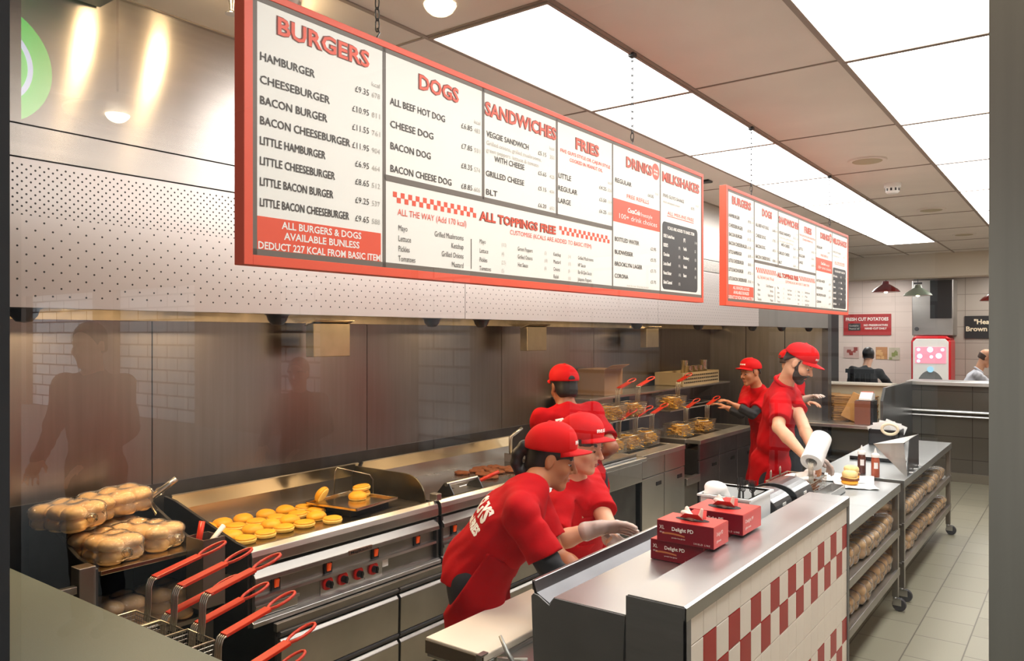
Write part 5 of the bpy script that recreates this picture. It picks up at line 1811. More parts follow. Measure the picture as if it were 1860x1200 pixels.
bbx = thing('receipt_box', 'brown card box with a black back beside the dark screen', 'box', (-2.08, 9.85, .896))
ob('front', B(-2.20, -2.03, 9.74, 9.78, .896, 1.17), 'cardboard', bbx, bevel=.003)
ob('back', B(-2.20, -2.0, 9.78, 9.98, .896, 1.175), 'black', bbx, bevel=.003)
wp = thing('receipt_printer', 'white and red packet on top of the brown card box', 'packet', (-2.1, 9.86, 1.176))
ob('case', MB().prism([(9.77, 1.1765), (9.97, 1.1765), (9.97, 1.25), (9.87, 1.27), (9.77, 1.20)], 'x', -2.16, -2.02), 'white', wp, bevel=.006)
ob('red_band', B(-2.155, -2.025, 9.885, 9.93, 1.262, 1.274), 'menu_red', wp)

# ================================================================== DINING SIDE
M['shade_red'] = mat('red_enamel', rgb(150, 24, 20), .25)
M['shade_green'] = mat('pale_green_enamel', rgb(170, 190, 170), .3)


def pendant(x, y, z, m, inner, label):
    t = thing('pendant_lamp', label, 'pendant lamp', (x, y, z), 0, 'pendant lamps over the dining room')
    ob('shade', MB().lathe([(.19, 0), (.193, .006), (.16, .045), (.10, .085), (.055, .115), (.045, .16), (.001, .165)], (x, y, z), 32), m, t, smooth=True)
    ob('inner_shade', MB().lathe([(.185, .002), (.15, .035), (.09, .07), (.001, .08)], (x, y, z), 32), inner, t, smooth=True)
    ob('bulb', MB().ell((x, y, z + .03), (.035, .035, .045)), mat('dining_bulb', (1, .85, .6), .5, emit=(1, .80, .52), es=18), t, smooth=True)
    ob('cord', MB().tube([(x, y, z + .16), (x, y, 3.049)], .006, 6), 'black', t)


pendant(-2.385, 12.5, 2.585, 'shade_red', mat('orange_inner', rgb(255, 90, 40), .5), 'red pendant lamp hanging over the customer in the black jacket')
pendant(-2.00, 12.75, 2.53, 'shade_green', 'plaster', 'pale green pendant lamp next to the red one')
pendant(-1.00, 12.5, 2.42, 'shade_red', mat('orange_inner_second', rgb(255, 90, 40), .5), 'red pendant lamp partly cut by the steel column, above the black sign')
# unseen ceiling panels added to brighten the dining room
for i, (x, y) in enumerate(((-3.2, 13.6), (-1.2, 13.6), (-3.2, 15.4), (-1.2, 15.4), (.4, 14.5))):
    panel(x - .28, x + .28, y - .55, y + .55, 'added unseen fill panel over the dining tables, hidden behind the bulkhead', 'added dining room fill panels', 'dining_fill')

YW = 16.6
sg = thing('potato_sign', 'red wall sign about fresh cut potatoes on the white dining wall', 'sign', (-3.5, YW, 1.95))
ob('board', B(-3.95, -3.07, YW - .02, YW - .001, 1.945, 2.365), mat('sign_red', rgb(176, 44, 44), .5), sg)
ob('black_tag', B(-3.86, -3.63, YW - .024, YW - .02, 2.035, 2.18), 'menu_tag', sg)
U = (0, 0, 1)
ob('lettering', flat_mesh(text_mb([('FRESH CUT POTATOES', (-3.91, YW - .026, 2.235), (1, 0, 0), U, .062, dict(fit=.79, bold=.05)), ('NO PRESERVATIVES', (-3.57, YW - .026, 2.125), (1, 0, 0), U, .038, dict(fit=.44, bold=.04)), ('HAND CUT DAILY', (-3.55, YW - .026, 2.06), (1, 0, 0), U, .038, dict(fit=.40, bold=.04)), ('Cooked in', (-3.84, YW - .026, 2.12), (1, 0, 0), U, .032, dict(fit=.17)), ('Peanut oil', (-3.84, YW - .026, 2.06), (1, 0, 0), U, .032, dict(fit=.18))]), 'pot'), 'cream_text', sg)
for i, (x0, x1, z0, z1, c1, lb) in enumerate(((-3.95, -3.66, 1.48, 1.71, (206, 180, 172), 'pale framed picture under the potato sign, behind the customer in the black jacket'), (-3.35, -3.14, 1.47, 1.71, (196, 140, 92), 'food picture of a golden burger on the white dining wall'), (-3.11, -2.92, 1.46, 1.70, (200, 192, 170), 'pale picture of peppers, last in the row on the white dining wall'))):
    t = thing('wall_picture', lb, 'picture', ((x0 + x1) / 2, YW, z0), 0, 'pictures in the dining room')
    ob('print', B(x0, x1, YW - .012, YW - .001, z0, z1), mat('print_%d' % i, rgb(*c1), .5), t)
    q = MB()
    r = random.Random(i)
    for k in range(6):
        a, c_ = r.uniform(x0, x1 - .08), r.uniform(z0, z1 - .08)
        q.box(a, a + r.uniform(.03, .08), YW - .0135 - k * .0002, YW - .012, c_, c_ + r.uniform(.03, .08))
    ob('motif', q, mat('motif_%d' % i, rgb(*((150, 60, 50), (220, 176, 120), (140, 150, 90))[i]), .5), t)

sm = thing('soda_machine', 'white and red touch screen drinks machine against the grey tiled wall', 'drinks machine', (-2.3, 16.3, 0))
X0, X1 = -2.61, -1.96
ob('body', MB().box(X0, X1, 15.9, 16.48, .9, 1.86).prism([(X0 - .0, 1.86), (X0 + .06, 1.93), (X1 - .06, 1.93), (X1, 1.86)], 'y', 15.9, 16.48), mat('machine_red', rgb(196, 26, 34), .3), sm, bevel=.03)
ob('stand', B(X0 + .02, X1 - .02, 15.95, 16.48, 0, .9), 'steel_dark', sm)
ob('front', MB().prism([(X0 + .035, .95), (X1 - .035, .95), (X1 - .035, 1.82), (X1 - .09, 1.88), (X0 + .09, 1.88), (X0 + .035, 1.82)], 'y', 15.885, 15.90), 'white', sm, bevel=.008)
M['screen'] = mat('machine_screen', rgb(226, 150, 165), .3, emit=rgb(232, 120, 140), es=.45)
sc_ = ob('screen', B(X0 + .075, X1 - .075, 15.878, 15.886, 1.43, 1.73), 'screen', sm)
dots = MB()
for (x, z, r_) in ((X0 + .13, 1.68, .03), (X0 + .32, 1.68, .05), (X1 - .13, 1.68, .03), (X0 + .15, 1.56, .045), (X1 - .19, 1.57, .05), (X0 + .13, 1.47, .03), (X0 + .34, 1.55, .03)):
    c_ = MB().lathe([(.001, 0), (r_, 0), (r_, .002)], (0, 0, 0), 16, Mx.Rotation(PI / 2, 3, 'X'))
    dots.add([(p[0] + x, p[1] + 15.877, p[2] + z) for p in c_.v], c_.f)
ob('drink_buttons', dots, mat('screen_dots', rgb(240, 240, 255), .3, emit=rgb(200, 200, 250), es=.5), sc_)
al = [(X0 + .325 + .22 * math.cos(q), 1.0 + .30 * math.sin(q)) for q in [PI * k / 16 for k in range(17)]]
ob('alcove', MB().prism(al, 'y', 15.876, 15.886), mat('alcove_grey', rgb(120, 122, 122), .3), sm)
ob('pour_button', MB().add([(p[0] + X0 + .325, p[1] + 15.87, p[2] + 1.32) for p in MB().lathe([(.001, 0), (.055, 0), (.055, .01)], (0, 0, 0), 20, Mx.Rotation(PI / 2, 3, 'X')).v], MB().lathe([(.001, 0), (.055, 0), (.055, .01)], (0, 0, 0), 20).f), mat('pale_blue_button', rgb(160, 205, 225), .3, emit=rgb(140, 200, 230), es=.3), sm)
im = thing('ice_machine', 'tall steel ice machine with a black panel above the drinks machine', 'ice machine', (-2.3, 16.2, 1.95))
ob('body', B(-2.60, -1.93, 15.95, 16.495, 1.94, 2.96), 'steel', im, bevel=.01)
ob('black_panel', B(-2.30, -1.95, 15.94, 15.951, 2.25, 2.95), 'black', im)
ob('badge', B(-2.57, -2.43, 15.944, 15.951, 2.89, 2.92), 'black', im)
ob('round_button', MB().lathe([(.04, -.008), (.035, .0)], (-2.52, 15.945, 2.06), 18, Mx.Rotation(PI / 2, 3, 'X')), 'rubber', im)
bs_ = thing('black_wall_sign', 'black wall sign with cream lettering, cut by the steel column', 'sign', (-1.4, 16.5, 1.88))
ob('board', B(-1.81, -.85, 16.47, 16.499, 1.885, 2.30), 'black', bs_)
ob('lettering', flat_mesh(text_mb([('"Heavenly', (-1.66, 16.465, 2.15), (1, 0, 0), U, .085, dict(fit=.50, bold=.04)), ('Brown Fries"', (-1.79, 16.465, 2.02), (1, 0, 0), U, .085, dict(fit=.66, bold=.04)), ('The Washington paper', (-1.40, 16.465, 1.935), (1, 0, 0), U, .03, dict(fit=.40))]), 'bs'), mat('sign_cream', rgb(222, 206, 176), .5), bs_)
# glass screen on the bar and a low dining table behind it
t = thing('dining_table', 'red topped dining table behind the bar where the customers sit', 'table', (-3.0, 13.3, 0))
ob('top', B(-3.9, -2.2, 12.95, 13.55, 1.03, 1.07), mat('table_red', rgb(170, 40, 36), .35), t, bevel=.006)
ob('leg', MB().tube([(-3.05, 13.25, .0), (-3.05, 13.25, 1.03)], .04, 12), 'steel_dark', t, smooth=True)
ob('foot', MB().lathe([(.25, 0), (.25, .015), (.05, .03)], (-3.05, 13.25, 0), 24), 'steel_dark', t, smooth=True)
ch_ = thing('bar_stool', 'black bar stool with a slatted back under the customer in the black jacket', 'stool', (-3.0, 12.55, 0))
SX, SY = -2.72, 12.55
ob('seat', B(SX - .2, SX + .2, SY - .19, SY + .19, .74, .78), 'blackm', ch_, bevel=.01)
for sx in (-.18, .15):
    for sy in (-.17, .14):
        ob('leg', B(SX + sx, SX + sx + .03, SY + sy, SY + sy + .03, 0, .74), 'blackm', ch_)
bk = MB()
for k in range(5):
    bk.box(SX - .17 + k * .075, SX - .145 + k * .075, SY - .185, SY - .165, .78, 1.40)
bk.box(SX - .2, SX + .2, SY - .19, SY - .16, 1.38, 1.44)
ob('backrest', bk, 'blackm', ch_)
t = thing('dining_counter', 'narrow wooden counter where the customer in the white shirt leans', 'counter', (-.5, 13.4, 0))
ob('top', B(-.98, .6, 13.0, 13.8, 1.02, 1.06), mat('counter_wood', rgb(150, 110, 76), .4, var=.15, vscale=6), t, bevel=.005)
ob('body', B(-.5, .55, 13.25, 13.55, 0, 1.02), 'cardboard', t)
# ================================================================== PEOPLE
TH_ = math.radians(36.65)


def ev(a):
    return V((math.cos(math.radians(a)), math.sin(math.radians(a)), 0))


def hand(s, w, d, n, right, curl=.35, ex=0.0, k=.006, sc=1.0):
    """five fingers on a palm; w wrist, d direction of the fingers, n palm normal"""
    d, n = V(d).normalized(), V(n)
    n = (n - d * n.dot(d)).normalized()
    side = d.cross(n) * (1 if right else -1)      # towards the thumb
    w = V(w)
    for i in range(4):
        o = (i - 1.5) * .019 * sc
        s.cap(w + side * o * .6, w + d * .082 * sc + side * o, .0145 * sc + ex, .0125 * sc + ex, k=.012)
    L = [.036, .041, .044, .040]
    for i in range(4):
        o = (i - 1.5) * .020 * sc
        p = w + d * .083 * sc + side * o
        a = curl * (.55 + .12 * (3 - i))
        for j, l in enumerate((L[i], L[i] * .66, L[i] * .52)):
            dd = d * math.cos(a) + n * math.sin(a) + side * (i - 1.5) * .10
            q = p + dd * l * sc
            s.cap(p, q, (.0092 - .0008 * j) * sc + ex, (.0085 - .0008 * j) * sc + ex, k=k)
            p = q
            a += curl * .75
    p = w + d * .022 * sc + side * .026 * sc
    q = p + (d * .62 + side * .62 + n * .35).normalized() * .042 * sc
    s.cap(p, q, .0135 * sc + ex, .0105 * sc + ex, k=.01)
    s.cap(q, q + (d * .85 + side * .2 + n * .4).normalized() * .032 * sc, .0102 * sc + ex, .0085 * sc + ex, k=.006)


def person(label, P, N, O, byaw, hyaw, hpitch, R, L, hroll=0, skin='skin', top='shirt', legs='trousers', hair='hair', res=.008, feet_z=0.0, cap=True, apron=False, hairstyle='short', beard=False, sleeves='short', undersleeve=None, glove=(False, False), curl=(.4, .4), sitting=False, build=1.0, hz=1.0, crown=0.0, captilt=13, bk=.19, hem=-.15, palm=((0, 0, -1), (0, 0, -1)), collar=False, hdir=(None, None), group=None, texts=(), eyes=True, female=False, undersh=None):
    """P pelvis, N base of the neck, O centre of the head, R/L = (elbow, wrist), all in room coordinates"""
    P, N, O = V(P), V(N), V(O)
    root = thing('person', label, 'person', (P.x, P.y, feet_z), 0, group)
    f0 = ev(byaw)
    u = (N - P).normalized()
    l = (u.cross(f0)).normalized()
    f = l.cross(u).normalized()
    T = (N - P).length
    RB = Mx((f, l, u)).transposed()
    b = build
    sw = (.165 if female else .185) * b
    SR, SL = N - u * .055 - l * sw, N - u * .055 + l * sw
    HR, HL = P - l * .088, P + l * .088
    if sitting:
        KR, KL = HR + f0 * .42 - V((0, 0, .03)), HL + f0 * .42 - V((0, 0, .03))
        AR, AL = KR - V((0, 0, .45)), KL - V((0, 0, .45))
    else:
        base = V((P.x, P.y, feet_z))
        lz = V((-math.sin(math.radians(byaw)), math.cos(math.radians(byaw)), 0))
        AR, AL = base - lz * .10 + V((0, 0, .08)) - f0 * .02, base + lz * .10 + V((0, 0, .08)) - f0 * .02
        KR, KL = (HR + AR) / 2 + f0 * .02, (HL + AL) / 2 + f0 * .02
    RH = Euler((math.radians(hroll), math.radians(hpitch), math.radians(hyaw)), 'XYZ').to_matrix()

    def H(x, y, z):
        return O + RH @ (V((x, y, z)) * hz)
    # ---- one continuous body
    pts = [P, N, O, SR, SL, HR, HL, KR, KL, AR, AL, R[0], R[1], L[0], L[1]]
    lo = [min(p[i] for p in map(V, pts)) - .24 for i in range(3)]
    hi = [max(p[i] for p in map(V, pts)) + .24 for i in range(3)]
    lo[2] = feet_z - .02 if not sitting else lo[2]
    s = SDF(lo, hi, res)
    s.ell(N - u * .17, (.098 * b, sw * .86, .19), RB, k=.05)
    s.ell(P + u * T * .35, (.095 * b, .135 * b, .16), RB, k=.06)
    s.ell(P, (.10 * b, .145 * b, .12), RB, k=.05)
    s.cap(SR, SL, .045, k=.04)
    for a, c, d_, r in ((HR, KR, AR, 0), (HL, KL, AL, 0)):
        s.cap(a, c, .078, .054, k=.03)
        s.cap(c, d_, .052, .036, k=.015)
        s.cap(d_ - V((0, 0, .045)) - f0 * .03, d_ - V((0, 0, .052)) + f0 * .15, .034, .026, k=.02)
    for sh, (e, w), rt in ((SR, R, True), (SL, L, False)):
        e, w = V(e), V(w)
        s.cap(sh, e, .047 * b, .038 * b, k=.03)
        m_ = e.lerp(w, .35)
        s.cap(e, m_, .038 * b, .039 * b, k=.012)
        s.cap(m_, w, .039 * b, .026, k=.012)
        d = V(hdir[0 if rt else 1]) if hdir[0 if rt else 1] else (w - e)
        hand(s, w, d, palm[0 if rt else 1], rt, curl[0 if rt else 1])
    # neck and head
    s.cap(N - u * .02, H(-.018, 0, -.055), .060 * (.9 if female else 1), .054 * (.92 if female else 1.05), k=.035)
    s.rs = hz
    s.ell(H(-.012, 0, .035), (.098, .077, .095), RH, k=.02)
    s.ell(H(.026, 0, -.040), (.066, .060, .078), RH, k=.03)
    s.cap(H(.006, .042, -.075), H(.066, .006, -.106), .018, .016, k=.025)
    s.cap(H(.006, -.042, -.075), H(.066, -.006, -.106), .018, .016, k=.025)
    s.ell(H(.070, 0, -.104), (.018, .022, .016), RH, k=.02)
    s.ell(H(.074, 0, .024), (.018, .052, .012), RH, k=.02)
    for sy in (-1, 1):
        s.ell(H(.062, .038 * sy, -.030), (.026, .024, .024), RH, k=.02)
        s.ell(H(.098, .032 * sy, .002), (.016, .018, .011), RH, k=.012, sub=True)
        s.ell(H(-.006, .078 * sy, -.006), (.019, .010, .032), RH, k=.008)
        s.ell(H(.0, .090 * sy, -.003), (.009, .008, .018), RH, k=.006, sub=True)
        s.ell(H(.097, .012 * sy, -.037), (.010, .009, .008), RH, k=.008)
    s.cap(H(.088, 0, .014), H(.117, 0, -.030), .0085, .0112, k=.010)
    s.cap(H(.088, -.016, -.064), H(.088, .016, -.064), .008, k=.010)
    s.cap(H(.085, -.012, -.076), H(.085, .012, -.076), .009, k=.010)
    s.cap(H(.100, -.022, -.0705), H(.100, .022, -.0705), .0035, k=.004, sub=True)
    body = ob('body', s.mesh('body'), skin, root)

    # ---- face details
    if eyes:
        for sy in (-1, 1):
            e = ob('eye', MB(hz).ell(H(.0785, .031 * sy, .000), (.0118, .0130, .0070), RH), 'eye_white', root, smooth='all')
            ob('iris', MB(hz).ell(H(.0880, .0315 * sy, -.0035), (.0035, .0058, .0050), RH), 'iris', e, smooth='all')
            ob('eyelid', MB(hz).ell(H(.0785, .031 * sy, .0045), (.0135, .0150, .0055), RH), skin, e, smooth='all')
            lid = MB(hz).tube([H(.0905 - abs(k) * .0024, .031 * sy + k * .0065, .0015 - abs(k) * .0012) for k in (-2, -1, 0, 1, 2)], .0016, 6)
            ob('eyelash', lid, hair, e, smooth='all')
            br = MB(hz).tube([H(.093 - .006 * abs(k), sy * (.030 + .0095 * k), .022 + .002 * (1 - abs(k - .5))) for k in (-1.6, -.8, 0, .8, 1.6)], [.0016, .0026, .0028, .0024, .0012], 6)
            ob('eyebrow', br, hair, root, smooth='all')
        ob('lips', MB(hz).tube([H(.1000 - .014 * abs(k), .011 * k * 2.0, -.0665) for k in (-1, -.5, 0, .5, 1)], [.001, .0045, .0042, .0045, .001], 8).tube([H(.0980 - .014 * abs(k), .010 * k * 2.0, -.0755) for k in (-1, -.5, 0, .5, 1)], [.001, .0045, .0052, .0045, .001], 8), 'lip', root, smooth='all')

    # ---- hair
    hs = SDF([c - .24 for c in O], [c + .20 for c in O], min(res, .006), hz)
    hs.ell(H(-.014, 0, .038), (.100, .082, .096) if cap else (.104, .085, .100), RH, k=0)
    hs.ell(H(-.045, 0, -.035), (.062, .070, .065), RH, k=.03)
    hs.plane(H(.055, 0, .05), RH @ V((1, 0, -.55 if not cap else -.2)), k=.01)
    hs.plane(H(.02, 0, -.005), RH @ V((.75, 0, -.66)), k=.008)
    for sy in (-1, 1):
        hs.ell(H(.004, .085 * sy, -.010), (.026, .022, .038), RH, k=.004, sub=True)
    hs.plane(H(-.03, 0, -.085 if cap else -.05), RH @ V((-.2, 0, -1)), k=.01)
    if hairstyle == 'loop':
        pth = [(-.095, 0, .045), (-.128, 0, .020), (-.146, 0, -.02), (-.142, 0, -.06), (-.118, 0, -.09), (-.092, 0, -.088), (-.080, 0, -.06)]
        for a, c in zip(pth[:-1], pth[1:]):
            hs.cap(H(*a), H(*c), .024, .024, k=.012)
        # fringe under the cap
        hs.cap(H(.040, -.068, .030), H(.078, -.044, .028), .012, .007, k=.01)
        hs.cap(H(.082, -.042, .024), H(.088, -.025, .036), .008, .006, k=.01)
        hs.cap(H(.045, .068, .030), H(.082, .042, .022), .014, .010, k=.01)
    elif hairstyle == 'tied':
        hs.cap(H(-.09, 0, -.01), H(-.11, 0, -.06), .032, .02, k=.02)
        hs.cap(H(.045, -.068, .026), H(.088, -.030, .028), .012, .008, k=.01)
        hs.cap(H(.045, .068, .026), H(.088, .030, .028), .012, .008, k=.01)
    elif hairstyle == 'side':
        hs.plane(H(-.06, 0, -.045), RH @ V((-.35, 0, -1)), k=.01)
        hs.plane(H(-.035, 0, .02), RH @ V((1, 0, -.9)), k=.01)
        for sy in (-1, 1):
            hs.cap(H(.020, .073 * sy, .03), H(.019, .071 * sy, -.004), .006, .005, k=.006)
    if hairstyle == 'bald':
        hs.plane(H(0, 0, .02), RH @ V((.25, 0, 1)), k=.01)
    ob('hair', hs.mesh('hair'), hair, root)
    if beard:
        bs = SDF([c - .2 for c in O], [c + .2 for c in O], min(res, .006), hz)
        bs.ell(H(.026, 0, -.040), (.0695, .0635, .081), RH, k=.02)
        for sy in (-1, 1):
            bs.cap(H(.006, .042 * sy, -.075), H(.066, .006 * sy, -.106), .023, .022, k=.025)
        bs.ell(H(.070, 0, -.106), (.024, .028, .024), RH, k=.02)
        bs.plane(H(.012, 0, .004), RH @ V((.60, 0, .80)), k=.008)
        bs.plane(H(-.004, 0, 0), RH @ V((-1, 0, -.25)), k=.006)
        for sy in (-1, 1):
            bs.cap(H(.014, .071 * sy, .02), H(.016, .066 * sy, -.03), .006, .010, k=.012)
        bs.cap(H(.100, -.022, -.058), H(.100, .022, -.058), .0065, k=.004)
        bs.cap(H(.094, -.026, -.060), H(.086, -.030, -.085), .007, k=.008)
        bs.cap(H(.094, .026, -.060), H(.086, .030, -.085), .007, k=.008)
        ob('beard', bs.mesh('beard'), 'beard', root)

    # ---- shirt
    sh = SDF([lo[0], lo[1], P.z - .32], hi, min(res, .0075))
    g = .016
    sh.ell(N - u * .17, (.100 * b + g, sw * .88 + g, .185), RB, k=.05)
    if female:
        for sy in (-1, 1):
            sh.ell(N - u * .20 + f * .075 + l * .062 * sy, (.062, .062, .062), RB, k=.05)
    sh.ell(P + u * T * .35, (.100 * b + g, .140 * b + g, .17), RB, k=.07)
    sh.ell(P + u * .02, (.105 * b + g, .150 * b + g, .15), RB, k=.05)
    sh.cap(P, P - V((0, 0, .16)), .125 * b, .135 * b, k=.05)
    sh.cap(SR, SL, .058, k=.05)
    sh.cap(N - u * .05, N - u * .01, .075, .062, k=.04)
    for sh_, (e, w), rt in ((SR, R, True), (SL, L, False)):
        e, w = V(e), V(w)
        if sleeves == 'long':
            sh.cap(sh_, e, .062 * b, .052, k=.03)
            sh.cap(e, w, .052, .038, k=.02)
        else:
            end = sh_.lerp(e, .78)
            sh.cap(sh_, end, .064 * b, .066 * b, k=.03)
            d = (e - sh_).normalized()
            q = [min(end[i], (end + d * .12)[i]) - .07 for i in range(3)], [max(end[i], (end + d * .12)[i]) + .07 for i in range(3)]
            sh.plane(end - d * .012, d, lo=q[0], hi=q[1])
    hem = P.z + hem
    sh.plane((0, 0, hem), (0, 0, -1))
    sh.wrinkle(.0055, [(14, 9, 38, .3, .6), (-20, 26, 22, 1.2, .5), (31, -12, -17, 2.1, .4), (60, 44, -52, .7, .28), (-70, 38, 66, 2.6, .22)], ph=P.x * 7)
    shirt = ob('shirt' if top != 'black_jacket' else 'jacket', sh.mesh('shirt'), top, root)
    if collar:
        cl_ = MB()
        ring = []
        for k in range(15):
            q = -2.75 + 5.5 * k / 14
            c_ = math.cos(q)
            ring.append(N + f * (-.070 * c_ + .004) + l * math.sin(q) * .074 + u * (.022 + .022 * c_))
        cl_.tube(ring, [.005] + [.014] * 13 + [.005], 8)
        ob('collar', cl_, top, root, smooth='all')
    if undersleeve:
        us = SDF(lo, hi, .007)
        for rt in undersleeve:
            sh_, (e, w) = (SR, R) if rt == 'R' else (SL, L)
            e, w = V(e), V(w)
            us.cap(sh_.lerp(e, .5), e, .050 * b, .047 * b, k=.01)
            us.cap(e, e.lerp(w, .30 if undersh is None else undersh), .047 * b, .044 * b, k=.01)
        us.wrinkle(.003, [(60, 20, 110, .3, .6), (-50, 80, 90, 1.2, .5)])
        ob('undersleeve', us.mesh('us'), 'undershirt', root)
    for rt, gl in (('R', glove[0]), ('L', glove[1])):
        if gl:
            e, w = map(V, (R if rt == 'R' else L))
            gs = SDF([c - .24 for c in w], [c + .24 for c in w], .0040)
            i = 0 if rt == 'R' else 1
            d = V(hdir[i]) if hdir[i] else (w - e)
            hand(gs, w, d, palm[i], rt == 'R', curl[i], ex=.0022, k=.004)
            gs.cap(w - (w - e).normalized() * .045, w + d.normalized() * .02, .040, .030, k=.015)
            ob('glove', gs.mesh('glove'), 'glove', root, label='clear plastic glove')

    # ---- trousers and shoes
    ts = SDF([lo[0], lo[1], lo[2]], [hi[0], hi[1], P.z + .2], .010)
    ts.ell(P, (.108 * b, .150 * b, .13), RB, k=.05)
    for a, c, d_ in ((HR, KR, AR), (HL, KL, AL)):
        ts.cap(a, c, .090, .068, k=.03)
        ts.cap(c, d_ - V((0, 0, .01)), .066, .058, k=.02)
    ts.wrinkle(.003, [(14, 9, 38, .3, .6), (-20, 26, 22, 1.2, .5)])
    ob('trousers', ts.mesh('trousers'), legs, root)
    for d_ in (AR, AL):
        ss = SDF([d_.x - .25, d_.y - .25, d_.z - .1], [d_.x + .25, d_.y + .25, d_.z + .08], .010)
        ss.cap(d_ - V((0, 0, .042)) - f0 * .035, d_ - V((0, 0, .048)) + f0 * .16, .044, .036, k=.02)
        ss.cap(d_ - V((0, 0, .04)), d_ + V((0, 0, .0)), .045, .045, k=.02)
        ss.plane((0, 0, d_.z - .0785), (0, 0, -1))
        ob('shoe', ss.mesh('shoe'), 'shoe', root)

    # ---- apron: front half of the body, from the chest (or waist) down to the knees
    if apron:
        ap = SDF([lo[0], lo[1], P.z - .52], hi, .0085)
        g2 = g + .012
        if apron == 'bib':
            ap.ell(N - u * .20, (.105 * b + g2, sw * .80, .17), RB, k=.04)
        ap.ell(P + u * T * .35, (.102 * b + g2, .145 * b + g2, .17), RB, k=.06)
        ap.ell(P, (.110 * b + g2, .155 * b + g2, .16), RB, k=.05)
        Q = V((P.x, P.y, P.z - .46))
        ap.cap(P - V((0, 0, .05)) - l * .06, Q - l * .07 + f0 * .04, .115 * b, .130 * b, k=.04)
        ap.cap(P - V((0, 0, .05)) + l * .06, Q + l * .07 + f0 * .04, .115 * b, .130 * b, k=.04)
        ap.plane(P - f * .015, -f)
        ap.plane((0, 0, P.z - .46), (0, 0, -1))
        ap.plane(N - u * (.13 if apron == 'bib' else T * .62), u)
        ap.wrinkle(.0045, [(18, 12, 20, .3, .6), (-26, 30, 14, 1.2, .5)], ph=P.y * 5)
        ob('apron', ap.mesh('apron'), 'apron', root)

    # ---- cap
    if cap:
        hh = min(res, .0055)
        cs_ = SDF([c - .22 for c in O], [c + .22 for c in O], hh, hz)
        RC = RH @ Mx.Rotation(math.radians(-captilt), 3, 'Y')

        def HC(x, y, z):
            return O + RH @ V((0, 0, .008)) + RC @ (V((x, y, z)) * hz)
        cs_.ell(HC(-.010, 0, .044), (.113, .092, .094 + crown), RC, k=0)
        cs_.ell(HC(.035, 0, .070), (.072, .074, .064 + crown), RC, k=.03)
        cs_.plane(HC(0, 0, .030), RC @ V((-.06, 0, -1)), k=.004)
        cs_.ell(HC(-.012, 0, .140 + crown), (.010, .010, .006), RC, k=.004)
        cp_ = ob('cap', cs_.mesh('cap'), 'cap', root)
        vs, fs = [], []
        na, nr = 17, 7
        for j in range(nr):
            r_ = j / (nr - 1)
            for i in range(na):
                a = -1 + 2 * i / (na - 1)
                q = a * 1.12
                x = -.010 + .108 * math.cos(q) + r_ * .078 * max(0, math.cos(a * PI / 2)) ** .5
                y = .089 * math.sin(q) * (1 - .02 * r_)
                z = .036 - .010 * r_ - .017 * (a * a) * r_ ** .7
                vs.append(HC(x, y, z))
        for j in range(nr - 1):
            for i in range(na - 1):
                fs.append((j * na + i, j * na + i + 1, (j + 1) * na + i + 1, (j + 1) * na + i))
        brim = ob('brim', MB().add(vs, fs), 'cap', cp_, smooth='all')
        sf = brim.modifiers.new('thick', 'SOLIDIFY')
        sf.thickness = .005
        sf.offset = 0
        fw, lf, uu = RC @ V((1, 0, 0)), RC @ V((0, 1, 0)), RC @ V((0, 0, 1))
        decal('cap_lettering', [('FIVE GUYS', HC(.15, 0, .062), lf, uu + fw * -.3, .0135, dict(align='CENTER', fit=.082, bold=.08))], cp_, -fw, 'cream_text', cp_, back=.05)
        if hairstyle != 'loop':
            op = MB()
            pts_ = [HC(-.14, .024 * math.cos(q), .048 + .024 * math.sin(q)) for q in [PI * k / 14 for k in range(15)]]
            op.add(pts_ + [HC(-.14, 0, .048)], [(i, i + 1, 15) for i in range(14)])
            me = flat_mesh(op, 'gap')
            bm = bmesh.new()
            bm.from_mesh(me)
            bmesh.ops.subdivide_edges(bm, edges=bm.edges, cuts=3, use_grid_fill=True)
            t_ = bvh_of(cp_)
            for v in bm.verts:
                h_ = t_.ray_cast(v.co - fw * .1, fw)
                if h_[0] is not None:
                    v.co = h_[0] - fw * .0015
            bm.to_mesh(me)
            bm.free()
            ob('strap_gap', me, hair, cp_)
    for (st, where, size, wid) in texts:
        if where == 'back':
            for i, row in enumerate(st):
                decal('back_lettering', [(row, N - u * (bk + i * .055) - f * .3, -l, u, size * (1 if i == 0 else .55), dict(align='CENTER', fit=wid * (1 if i == 0 else 1.05), bold=.08))], shirt, f, 'cream_text', shirt)
        else:
            for i, row in enumerate(st):
                decal('chest_lettering', [(row, N - u * (.17 + i * .022) + l * .085 + f * .3, l, u, size * (1 if i == 0 else .7), dict(align='CENTER', fit=wid * (1 if i == 0 else .8), bold=.06))], shirt, -f, 'cream_text', shirt)
    return root


def at(px, py, d):
    """a point of the room from its bearing, its drop below eye level and its distance along the view"""
    a, b_ = (px - 930) / 1402, (608 - py) / 1402
    return V((d * (-math.sin(TH_) + a * math.cos(TH_)), d * (math.cos(TH_) + a * math.sin(TH_)), 1.95 + d * b_))


